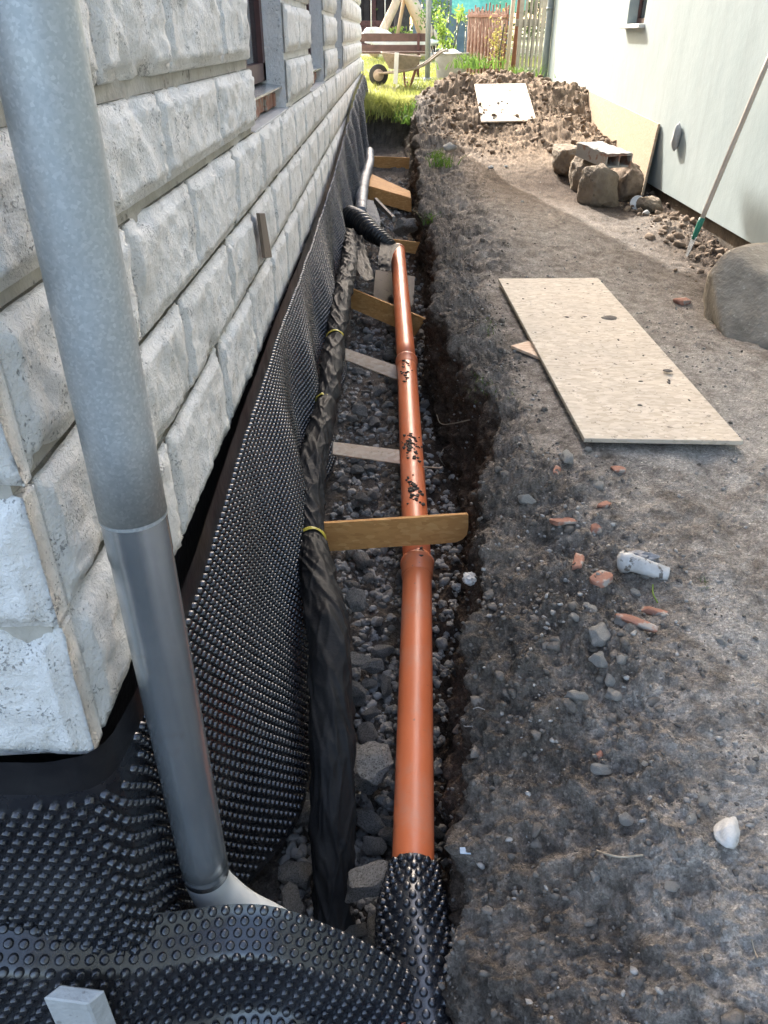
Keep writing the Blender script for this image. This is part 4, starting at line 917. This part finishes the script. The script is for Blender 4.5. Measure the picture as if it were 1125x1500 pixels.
for px, py, z, s, lb in ((523, 880, -.42, .060, 'roundish grey rubble stone beside the wrapped pipe below the chipboard strip'), (547, 1115, -.46, .085, 'broad flat rubble block beside the orange pipe'), (540, 1130, -.56, .080, 'dark rubble block under the broad flat one'), (540, 1290, -.5, .070, 'rough rubble stone near the end of the wrapped pipe'), (595, 332, -.12, .13, 'round dark boulder blocking the trench before the angled brace'), (520, 965, -.44, .045, 'pitted rubble stone pressed against the wrapped pipe')):
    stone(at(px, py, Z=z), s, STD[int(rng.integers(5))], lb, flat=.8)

# small gravel and clods: nobody could count them
def scatter(name, n, sampler, smin, smax, power, m, label, seed, flat=.7, sub=1):
    r = np.random.default_rng(seed); base = [rock(seed*7 + k, sub, .28, 12) for k in range(6)]; nv = len(base[0][0]); fa = np.array(base[0][1])
    X, Y, Z = sampler(n, r); n = len(X); s = smin + (smax - smin) * r.random(n)**power
    B = np.array([b[0] for b in base])[r.integers(0, 6, n)]; a = r.uniform(0, 6.28, n); ca, sa = np.cos(a)[:, None], np.sin(a)[:, None]; e = r.uniform(.7, 1.3, n)[:, None]
    bx_, by_, bz_ = B[..., 0]*e, B[..., 1]/e, B[..., 2]*flat
    V = np.stack([(bx_*ca - by_*sa)*s[:, None] + X[:, None], (bx_*sa + by_*ca)*s[:, None] + Y[:, None], bz_*s[:, None] + (Z + s*.2)[:, None]], -1).reshape(-1, 3)
    F = (fa[None] + (np.arange(n)*nv)[:, None, None]).reshape(-1, 3)
    return tag(mesh(name, V, F, m, None, False), label, kind='stuff')
iu0 = segs[0] + segs[1]
def grid_sampler(wfun):
    def f(n, r):
        i = r.integers(0, len(YS), n*4); j = r.integers(iu0, GP.shape[1]-1, n*4); P = GP[i, j]
        k = r.random(n*4) < wfun(P[:, 0], P[:, 1], P[:, 2], r); P = P[k][:n]
        q = ~((np.abs(P[:, 0] - 1.02) < .36) & (np.abs(P[:, 1] - 3.78) < 1.16)); P = P[q]
        return P[:, 0] + r.normal(0, .004, len(P)), P[:, 1] + r.normal(0, .006, len(P)), P[:, 2]
    return f
clus = lambda X, Y: np.clip(.45 + 1.1*pn(X*2.3, Y*1.6, .4) + .8*pn(X*7, Y*6, 2.4), .03, 1)
scatter('gravel', 14000, grid_sampler(lambda X, Y, Z, r: clus(X, Y) * sstep(.15, .6, X) * (1 - .6*sstep(7, 9, Y))), .0013, .012, 6.0, M['gravel'], 'grey gravel strewn over the soil beside the trench', 41)
scatter('dark_crumbs', 10000, grid_sampler(lambda X, Y, Z, r: np.clip(.4 + pn(X*3, Y*3, 7.1), .05, 1) * (1 - .93*sstep(.6, 1.1, X))), .0025, .012, 3.5, M['dclod'], 'dark crumbs of soil on the trench slope', 42, .8)
scatter('bank_clods', 1500, grid_sampler(lambda X, Y, Z, r: np.clip(.3 + pn(X*3, Y*2.4, 9.1), .0, 1) * sstep(.15, .2, X) * (1 - sstep(.6, .9, X)) * (1 - sstep(5, 8, Y))), .006, .024, 3.0, M['dclod'], 'larger dark clods sticking out of the trench slope', 44, .8, 2)
scatter('dry_clods', 9000, grid_sampler(lambda X, Y, Z, r: np.clip(sstep(8.8, 10.8, Y)*sstep(.35, .8, X) + .7*sstep(1.9, 2.3, X)*sstep(4.6, 5.3, Y), 0, 1)), .006, .048, 3.2, M['clod'], 'dry brown clods of dug soil along the green wall and on the heap', 43, .8, 2)
def floor_sampler(n, r):
    i = r.integers(60, 860, n*2); j = r.integers(segs[0] + 12, segs[0] + segs[1], n*2); P = GP[i, j]; P = P[(P[:, 0] > -.30) & (P[:, 1] > .9) & (P[:, 1] < 11)][:n]
    return P[:, 0] + r.normal(0, .01, len(P)), P[:, 1] + r.normal(0, .01, len(P)), P[:, 2]
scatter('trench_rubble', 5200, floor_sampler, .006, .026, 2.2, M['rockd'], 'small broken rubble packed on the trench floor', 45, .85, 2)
# roots and wires on the trench face
def strand(pts, r, label, name='root', cat='root', m='root'):
    P = spline(pts, 26); V, F = tube(P, r, 6); tag(mesh(name, V, F, M[m], None, True, None, P[0]), label, cat)
strand([on_ground(641, 605) - (.01, .02, 0), on_ground(648, 617) - (.01, .02, 0), on_ground(664, 620) - (.01, .015, 0), on_ground(686, 616)], .0028, 'pale root curling out of the trench face beside the pipe')
strand([on_ground(645, 655), on_ground(643, 670) - (.005, .015, 0), on_ground(652, 684)], .0018, 'thin root hanging down the trench face')
strand([at(620, 684, Z=-.30), at(634, 685, Z=-.27), at(648, 686, Z=-.24)], .0035, 'short dark root sticking out towards the orange pipe')
strand([on_ground(711, 1040, .004), on_ground(695, 1040, .012), on_ground(682, 1055, .015), on_ground(680, 1068, .012), on_ground(692, 1066, .006)], .0016, 'bent thin wire on the lower trench slope', 'wire', 'wire', 'gravel')
strand([on_ground(874, 1249, .004), on_ground(890, 1255, .007), on_ground(910, 1257, .006), on_ground(940, 1253, .004)], .0026, 'pale wavy root lying on the grey soil')
strand([on_ground(953, 860, .01), on_ground(955, 872, .012), on_ground(962, 884, .006)], .0022, 'short yellowish straw under the broken pipe elbow', 'straw', 'straw', 'leafy')
strand([on_ground(1103, 1378, .004), on_ground(1107, 1395, .006), on_ground(1112, 1408, .004)], .0014, 'small dry grass stalk on the path', 'straw', 'straw')

# ================================================================== YARD
def leaves(centres, n, spread, size, seed, up=.3):
    """leaf-sized quads round the given points"""
    r = np.random.default_rng(seed); C = np.asarray(centres, float); P = C[r.integers(0, len(C), n)] + r.normal(0, 1, (n, 3)) * spread
    a = r.normal(size=(n, 3)); a[:, 2] += up; a /= np.linalg.norm(a, axis=1)[:, None]; b = np.cross(a, r.normal(size=(n, 3))); b /= np.linalg.norm(b, axis=1)[:, None]
    s = (size * r.uniform(.6, 1.3, n))[:, None]; V = np.stack([P - a*s, P + b*s*.45, P + a*s, P - b*s*.45], 1).reshape(-1, 3)
    return V, np.arange(n*4).reshape(-1, 4)
def blades(P, h, seed, lean=.35, wd=.006):
    r = np.random.default_rng(seed); n = len(P); hh = h * r.uniform(.5, 1.3, n); a = r.uniform(0, 6.28, n); w_ = wd * r.uniform(.6, 1.4, n); l = lean * hh * r.uniform(.2, 1.5, n)
    dx = np.stack([np.cos(a), np.sin(a), 0*a], -1); b = r.uniform(0, 6.28, n); dl = np.stack([np.cos(b), np.sin(b), 0*b], -1) * l[:, None]; up = np.array((0, 0, 1.))
    m_ = P + dl*.35 + up*(hh*.6)[:, None]; t = P + dl + up*hh[:, None]
    V = np.stack([P - dx*w_[:, None], P + dx*w_[:, None], m_ + dx*(w_*.6)[:, None], m_ - dx*(w_*.6)[:, None], t + dx*.0006, t - dx*.0006], 1).reshape(-1, 3)
    o = np.arange(n)[:, None]*6; F = np.concatenate([o + np.array((0, 1, 2, 3)), o + np.array((3, 2, 4, 5))]); return V, F
r = np.random.default_rng(61)
n = 34000; X = r.uniform(-1.4, 3.6, n); Y = 12.45 + 10 * r.random(n)**1.5
keep = (pn(X*.9, Y*.8, 1.1) + .5*pn(X*3, Y*3, 4.4) > -.30 + .25*((X > .2) & (X < 1.5) & (Y > 13) & (Y < 15.5))) & ~((X < WX + .03) & (Y < YE + .05)) & ~((X > RX) & (Y < RYE)); keep &= ~((X > .45) & (Y < 13.0)); X, Y = X[keep], Y[keep]
Pg = np.stack([X, Y, ground_level(Y)], -1); Pg[:, 2] += .05*fbm(Pg, .9, 3) + .03*np.exp(-((Y-13)/.5)**2) - .01
V, F = blades(Pg, .075, 62, .5, .007); tag(mesh('grass', V, F, M['grass'], None, True), 'sunlit short grass of the garden beyond the trench', kind='stuff')
# grass hanging over the far trench end
n = 2600; X = r.uniform(-.42, .5, n); Y = r.normal(12.35, .14, n); Pg = np.stack([X, Y, ground_level(Y) + .0 + .03*r.random(n)], -1); Pg[:, 2] = np.interp(Y, [12.0, 12.2, 12.45], [.30, .42, .50])
V, F = blades(Pg, .10, 63, .9, .007); tag(mesh('trench_end_grass', V, F, M['grass'], None, True), 'grass tufts hanging over the far end of the trench', kind='stuff')
def weed(px, py, n, spread, h, seed, label, Yd=None):
    c = on_ground(px, py, 0) if Yd is None else at(px, py, Y=Yd); q = np.random.default_rng(seed); P = c + q.normal(0, 1, (n, 3)) * np.array((spread, spread*1.4, .004))
    V, F = blades(P, h, seed, .9, h*.07); V2, F2 = leaves(P + np.array((0, 0, h*.5)), n, (spread*.4, spread*.4, h*.25), h*.16, seed+1)
    pl = thing('weed_tuft', label, 'weed', c); mesh('stalks', V, F, M['weed'], pl)['kind'] = 'stuff'; mesh('leaves', V2, F2, M['weed'], pl)['kind'] = 'stuff'
weed(648, 242, 60, .07, .09, 71, 'green weed tuft on the trench lip near the soil heap')
weed(640, 232, 40, .05, .08, 72, 'small weed tuft beside the stone on the trench lip', 8.9)
weed(630, 327, 36, .035, .08, 73, 'narrow weed tuft hanging on the trench lip along the shaded path', 6.6)
weed(716, 570, 40, .05, .025, 74, 'low green weeds on the trench shoulder beside the chipboard sheet')
weed(712, 480, 26, .04, .022, 75, 'sparse green sprigs on the trench edge')
weed(1032, 861, 5, .010, .018, 76, 'tiny green sprout on the bare path')
weed(618, 165, 90, .13, .13, 77, 'yellow green grass clump at the far trench corner', 11.6)
weed(600, 180, 90, .12, .14, 78, 'bright grass clump hanging into the far trench end', 11.9)
weed(760, 112, 60, .16, .13, 79, 'leafy weeds in front of the picket gate', 13.4)
weed(695, 100, 80, .20, .20, 80, 'tall green weeds at the foot of the rusty fence', 14.6)

# bench of brown slats
by = 16.5; bz = yard(.2, by); bench = thing('garden_bench', 'brown slatted garden bench on the lawn behind the wheelbarrow', 'bench', (.1, by, bz))
x0, x1 = -1.0, .66
for z in (.63, .45): V, F = box(x0, x1, by + .20, by + .235, bz + z - .065, bz + z + .065, .006); mesh('back_slat', V, F, M['brownwood'], bench, False)
for k, y in enumerate((-.22, -.09, .04)): V, F = box(x0, x1, by + y, by + y + .11, bz + .38, bz + .415, .005); mesh('seat_slat', V, F, M['brownwood'], bench, False)
for x in (-.8, .48):
    V, F = join(beam((x, by - .2, bz - .05), (x, by - .2, bz + .38), .05, .05), beam((x, by + .16, bz - .05), (x, by + .18, bz + .70), .05, .05), beam((x, by - .22, bz + .355), (x, by + .18, bz + .355), .05, .05)); mesh('leg_frame', V, F, M['frame'], bench, False)
# wheelbarrow seen from the side
wy = 14.75; wz = yard(.25, wy); wb = thing('wheelbarrow', 'rusty worn wheelbarrow parked on the lawn', 'wheelbarrow', (.2, wy, wz))
cx = .17
V, F = hexa([(cx - .22, wy - .20, wz + .27), (cx + .20, wy - .20, wz + .24), (cx + .20, wy + .2, wz + .24), (cx - .22, wy + .2, wz + .27)], [(cx - .36, wy - .31, wz + .50), (cx + .30, wy - .30, wz + .44), (cx + .30, wy + .30, wz + .44), (cx - .36, wy + .31, wz + .50)]); F = [f for f in F if f != (4, 5, 6, 7)]
Vi = V.copy(); Vi[4:] -= np.array((0, 0, .001)); Vi = (Vi - V.mean(0)) * .96 + V.mean(0) + np.array((0, 0, .012)); tr = mesh('tray', np.vstack([V, Vi]), F + [tuple(i + 8 for i in f[::-1]) for f in F] + [(4, 5, 13, 12), (5, 6, 14, 13), (6, 7, 15, 14), (7, 4, 12, 15)], M['tray'], wb, False)
for s in (-1, 1):
    V, F = tube(spline([(cx - .40, wy + s*.06, wz + .20), (cx - .1, wy + s*.17, wz + .22), (cx + .30, wy + s*.26, wz + .30), (cx + .62, wy + s*.30, wz + .50), (cx + .74, wy + s*.30, wz + .52)], 20), .017, 10); mesh('handle', V, F, M['tray'], wb)
    V, F = tube(spline([(cx + .02, wy + s*.2, wz + .25), (cx + .05, wy + s*.22, wz + .02), (cx + .12, wy + s*.22, wz + .0), (cx + .22, wy + s*.23, wz + .26)], 16), .015, 8); mesh('leg', V, F, M['rust'], wb)
V, F = rod((cx + .08, wy - .22, wz + .07), (cx + .08, wy + .22, wz + .07), .012); mesh('brace', V, F, M['rust'], wb)
wh = mesh('wheel', *tube([(cx - .40, wy - .035, wz + .17), (cx - .40, wy - .02, wz + .17), (cx - .40, wy + .02, wz + .17), (cx - .40, wy + .035, wz + .17)], [.13, .16, .16, .13], 28), M['rubber'], wb)
V, F = tube([(cx - .40, wy - .05, wz + .17), (cx - .40, wy + .05, wz + .17)], .09, 18); mesh('rim', V, F, M['tray'], wh)
V, F = join(beam((cx - .12, wy - .33, wz + .06), (cx - .10, wy - .33, wz + .50), .07, .03, (0, 1, 0))); o = tag(mesh('board_offcut', V, F, M['white'], None, False, None, (cx - .1, wy - .33, wz)), 'white board offcut leaning on the wheelbarrow tray', 'board')
# mortar tub
ty = 16.0; tz = yard(1.0, ty); tub = thing('mortar_tub', 'grey mortar-caked tub standing on the lawn beside the steel post', 'tub', (1.06, ty, tz))
V, F = tube([(1.06, ty, tz + z) for z in (-.02, .02, .40, .44, .44, .41, .06)], [.235, .25, .305, .315, .285, .275, .22], 36, True); mesh('body', V, F, M['tub'], tub); V, F = tube([(1.06, ty, tz + z) for z in (.415, .42, .445, .45)], [.30, .325, .325, .30], 36, False); mesh('rim', V, F, M['tub'], tub)
V, F = rock(91, 3, .3); tag(mesh('sand_heap', V * np.array((.27, .27, .10)) + np.array((1.06, ty, tz + .40)), F, M['white'], None, True, None, (1.06, ty, tz + .4)), 'white lime heaped in the mortar tub', 'heap')
# steel post
py_ = 15.6; c = at(626, 112, Y=py_); st = thing('steel_post', 'grey steel post standing on the lawn in front of the bench', 'post', (c[0], py_, yard(c[0], py_)))
V, F = rod((c[0], py_, yard(c[0], py_) - .1), (c[0] - .02, py_, 3.2), .045, 14); mesh('shaft', V, F, M['postgrey'], st); V, F = rod((c[0], py_, yard(c[0], py_) - .02), (c[0], py_, yard(c[0], py_) + .05), .07, 14); mesh('collar', V, F, M['postgrey'], st)
# swing frame of peeled logs
fy = 23.0; ap = at(590, -22, Y=fy); sw = thing('garden_swing', 'swing of thick peeled logs with roped plank seat behind the bench', 'swing', (ap[0], fy, yard(ap[0], fy)))
for (px, py, yy_, rr) in ((546, 72, fy - .4, .11), (655, 84, fy - .2, .15), (630, 72, fy + .9, .10)):
    f_ = at(px, py, Y=yy_); V, F = tube(np.linspace(f_ - np.array((0, 0, .15)), ap + (ap - f_)*.08, 12), np.linspace(rr*1.08, rr*.85, 12), 16, True, lambda s, a, Q: .012*np.sin(3*a + 9*s)); mesh('leg', V, F, M['wood'], sw)
V, F = tube(np.linspace(ap + np.array((.3, 0, .05)), ap + np.array((-3.4, -.6, .05)), 8), [.11]*8, 16); mesh('beam', V, F, M['wood'], sw)
V, F = rod(at(582, 52, Y=fy + .3), at(593, -8, Y=fy + .2), .045); mesh('brace', V, F, M['wood'], sw)
swg = sw
for px in (544, 564): q = at(px, 72, Y=20.0); V, F = rod((q[0], 20.0, 1.02), (q[0], 20.0, 3.2), .011, 6); mesh('rope', V, F, M['white'], swg)
a = at(543, 70, Y=20.0); b = at(566, 70, Y=20.0); V, F = box(a[0], b[0], 19.9, 20.1, 1.0, 1.03, .004); mesh('seat', V, F, M['paleWood'], swg, False)
for k, (px, py, Yy, sz) in enumerate(((550, 50, 22.0, (.45, .4, .14)), (650, 80, 21.8, (.50, .4, .14)), (590, 63, 21.5, (.9, .4, .12)))):
    c = at(px, py, Y=Yy); place_rock('concrete_footing', 300 + k, c, sz, M['white'], ['whitish footing under the left swing leg by the house corner', 'whitish footing under the thick swing leg by the steel post', 'long whitish kerb showing through the bench slats'][k], 'footing')
    V, F = box(c[0] - .2, c[0] + .2, Yy - .15, Yy + .15, .4, c[2] - .02); 
# fence of rusty rods and panels, from the sheet fence to the picket gate
fn = thing('rusty_fence', 'rusty metal panel fence with thin steel rods at the back of the garden', 'fence', (1.5, 16.5, yard(1.5, 16.5)))
pts = [(682, 17.6), (697, 17.0), (712, 16.5), (726, 16.0), (738, 15.6)]
zt = lambda px, Y, py: at(px, py, Y=Y)
for k in range(4):
    (pa, Ya), (pb, Yb) = pts[k], pts[k+1]; A = at(pa, 100, Y=Ya); B = at(pb, 100, Y=Yb); ta = at(pa, 14, Y=Ya)[2]; tb_ = at(pb, 13, Y=Yb)[2]
    za, zb = yard(A[0], Ya) - .1, yard(B[0], Yb) - .1
    n_ = 6
    for j in range(n_):
        f0, f1 = j/n_, (j + .94)/n_; L = lambda f, z: np.array((A[0]*(1-f) + B[0]*f, Ya*(1-f) + Yb*f + .02*(j % 2), z)); z0 = za*(1-f0) + zb*f0; z1 = ta + rs.uniform(-.06, .03)
        V, F = hexa([L(f0, z0), L(f1, z0), L(f1, z0) + (0, .02, 0), L(f0, z0) + (0, .02, 0)], [L(f0, z1), L(f1, z1), L(f1, z1) + (0, .02, 0), L(f0, z1) + (0, .02, 0)]); mesh('panel', V, F, M['rustpanel'], fn, False)
    for j in range(3):
        f = (j + .5)/3; p = A*(1-f) + B*f; V, F = rod((p[0], p[1] - .05, za), (p[0] + .03, p[1] - .05, ta + rs.uniform(0, .12)), .014, 6); mesh('rod', V, F, M['rust'], fn)
    V, F = beam((A[0], Ya - .03, ta - .10), (B[0], Yb - .03, tb_ - .10), .03, .05); mesh('rail', V, F, M['rust'], fn, False)
for px, Y, m, r_, nm in ((741, 15.4, 'paleWood', .035, 'pale wooden fence post between rusty fence and picket gate'), (750, 15.2, 'rust', .04, 'dark rusty steel post carrying the picket gate')):
    c = at(px, 108, Y=Y); V, F = rod((c[0], Y, yard(c[0], Y) - .1), (c[0] + .06, Y, 2.6), r_, 10); tag(mesh('fence_post', V, F, M[m], None, True, None, (c[0], Y, yard(c[0], Y))), nm, 'post')
gate = thing('picket_gate', 'weathered grey picket gate beside the corner of the green house', 'gate', (2.1, 14.9, yard(2.1, 14.9)))
for k in range(6):
    px = 757 + k*6.2; c = at(px, 108, Y=14.9 + .01*k); h_ = rs.uniform(1.9, 2.2); wv = rs.uniform(.015, .025)
    V, F = hexa([(c[0] - wv, 14.9, .55), (c[0] + wv, 14.9, .55), (c[0] + wv, 14.925, .55), (c[0] - wv, 14.925, .55)], [(c[0] - wv*.8 + rs.uniform(-.03, .05), 14.9, h_), (c[0] + wv*.8 + .02, 14.9, h_), (c[0] + wv*.8 + .02, 14.925, h_), (c[0] - wv*.8, 14.925, h_)]); mesh('picket', V, F, M['greywood'], gate, False)
for py in (33, 107):
    a = at(755, py, Y=14.93); b = at(790, py, Y=14.93); V, F = box(a[0], b[0], 14.93, 14.96, a[2] - .05, a[2] + .05, .004); mesh('rail', V, F, M['greywood'], gate, False)
# ivy, shrub, hedges and trees
iv = [at(px, py, Y=15.6) for px, py in ((722, 60), (727, 75), (732, 60), (724, 90), (735, 85), (746, 40), (745, 60), (729, 45))]
iv2 = thing('ivy', 'yellowish ivy climbing the rusty fence next to the gate', 'ivy', (2.0, 15.5, yard(2.0, 15.5))); V, F = leaves(iv, 420, (.07, .05, .16), .028, 81); mesh('leaves', V, F, M['ivy'], iv2); V, F = tube(spline([(1.86, 15.55, .6), (1.85, 15.5, 1.0), (1.9, 15.5, 1.5)], 12), .012, 6); mesh('stem', V, F, M['bark'], iv2)
def bush(px, py, Y, spread, n, size, m, label, seed, name='shrub'):
    c = at(px, py, Y=Y); z = yard(c[0], Y); q = np.random.default_rng(seed); cs = c + q.normal(0, 1, (9, 3)) * np.array(spread)
    b_ = thing(name, label, 'shrub', (c[0], Y, z)); V, F = leaves(cs, n, np.array(spread)*.45, size, seed); mesh('foliage', V, F, m, b_)
    g = Geo()
    for p in cs[:6]: g.add(*tube(spline([(c[0], Y, z - .05), (np.array((c[0], Y, z)) + p)/2 + q.normal(0, .03, 3), p], 8), [.014]*4 + [.008]*4, 6))
    V, F = g.out(); mesh('stems', V, F, M['bark'], b_)
bush(657, 40, 19.5, (.14, .12, .20), 420, .05, M['leafy'], 'young yellow green shrub in front of the blue grey fence', 82)
bush(640, 25, 21.5, (.22, .12, .24), 320, .05, M['weed'], 'loose dull green shrub beside the thick swing leg', 83)
bush(585, 50, 24.8, (.25, .12, .10), 320, .05, M['leafy'], 'low yellow green plants between the swing legs', 84)
for k in range(11):                                     # blue-grey sheet fence, each sheet a part
    if k == 0: sf = thing('sheet_fence', 'blue grey upright sheet metal fence behind the garden', 'fence', (1.6, 24.6, yard(1.6, 24.6)))
    x = .55 + k*.24; V, F = box(x, x + .22, 24.6 + .03*(k % 2), 24.62 + .03*(k % 2), .7, 3.6 + rs.uniform(-.1, .1)); mesh('sheet', V, F, M['sheet'], sf, False)
tn = at(712, 2, Y=20.5); S_, T_ = np.meshgrid(np.linspace(tn[0] - .75, tn[0] + .9, 40), np.linspace(-.22, .9, 20), indexing='ij'); V = np.stack([S_, 20.5 + .12*np.sin(S_*6) + .06*np.sin(T_*9 + S_*4), tn[2] + T_ + .05*np.sin(S_*7)], -1).reshape(-1, 3); V2 = V + np.array((0, .01, 0)); F = grid_faces(*S_.shape)
tag(mesh('teal_net', np.vstack([V, V2]), np.vstack([F, F[:, ::-1] + len(V)]), M['teal'], None, True, None, V.mean(0)), 'teal shade net stretched above the rusty fence', 'net')
shed = thing('timber_shed', 'dark timber shed far behind the swing', 'shed', (-1.2, 33.0, 1.1)); V, F = join(box(-6, .6, 33, 36, .8, 4.6)); mesh('wall', V, F, M['dark'], shed, False)
for k in range(16): x = -3.2 + k*.24; V, F = box(x, x + .205, 32.95, 33.0 + .0, 1.6, 4.4); mesh('plank', V, F, M['dark'] if k % 5 else M['maroon'], shed, False)
V, F = box(-6.3, .9, 32.4, 36.4, 4.6, 4.8); mesh('roof', V, F, M['roof'], shed, False)
V, F = box(-2.6, -.35, 32.90, 32.94, 1.15, 1.5); mesh('window_band', V, F, M['greywood'], shed, False)
pile = thing('block_stack', 'stack of maroon blocks behind the bench by the house corner', 'blocks', (-.6, 27.0, 1.0))
for j in range(5):
    for k in range(8): x = -1.9 + k*.23 + .11*(j % 2); V, F = box(x, x + .215, 27, 27.3, 1.0 + j*.14, 1.13 + j*.14, .006); mesh('block', V, F, M['maroon'], pile, False)
def tree(x, Y, r_, h, label, seed, crown, m):
    z = yard(x, Y) if Y < 24 else float(ground_level(Y)); t = thing('garden_tree', label, 'tree', (x, Y, z)); q = np.random.default_rng(seed)
    V, F = tube(spline([(x, Y, z - .2), (x + .03, Y, z + h*.3), (x - .05, Y, z + h*.6), (x, Y, z + h)], 16), np.linspace(r_, r_*.45, 16), 14, True, lambda s, a, Q: .1*r_*np.sin(5*a + 6*s)); mesh('trunk', V, F, M['bark'], t)
    g = Geo(); cs = []
    for k in range(9):
        d_ = q.normal(size=3); d_[2] = abs(d_[2])*.6; d_ /= np.linalg.norm(d_); s_0 = np.array((x, Y, z + h*q.uniform(.5, .95))); e_ = s_0 + d_*crown*q.uniform(.6, 1); g.add(*tube(spline([s_0, (s_0+e_)/2 + (0, 0, .1), e_], 8), np.linspace(r_*.35, .02, 8), 6)); cs += [e_, (s_0 + e_*2)/3]
    V, F = g.out(); mesh('limbs', V, F, M['bark'], t); V, F = leaves(cs, 5200, crown*.28, .085, seed); mesh('crown', V, F, m, t)
tree(.25, 28.0, .26, 4.2, 'dark trunked tree seen between the swing legs', 85, 1.9, M['hedge'])
tree(2.6, 30.0, .2, 3.6, 'leafy tree rising behind the blue grey fence', 86, 2.0, M['hedge'])
tree(-3.0, 36.5, .2, 5.0, 'tall tree behind the timber shed', 87, 2.2, M['hedge'])
r = np.random.default_rng(88); V, F = leaves(np.stack([r.uniform(-14, 16, 260), 40 + r.uniform(-1, 3, 260), 1.4 + r.uniform(0, 3.6, 260)], -1), 26000, .45, .13, 89); tag(mesh('hedge', V, F, M['hedge'], None, True), 'dark hedge closing off the gardens in the distance', kind='stuff')
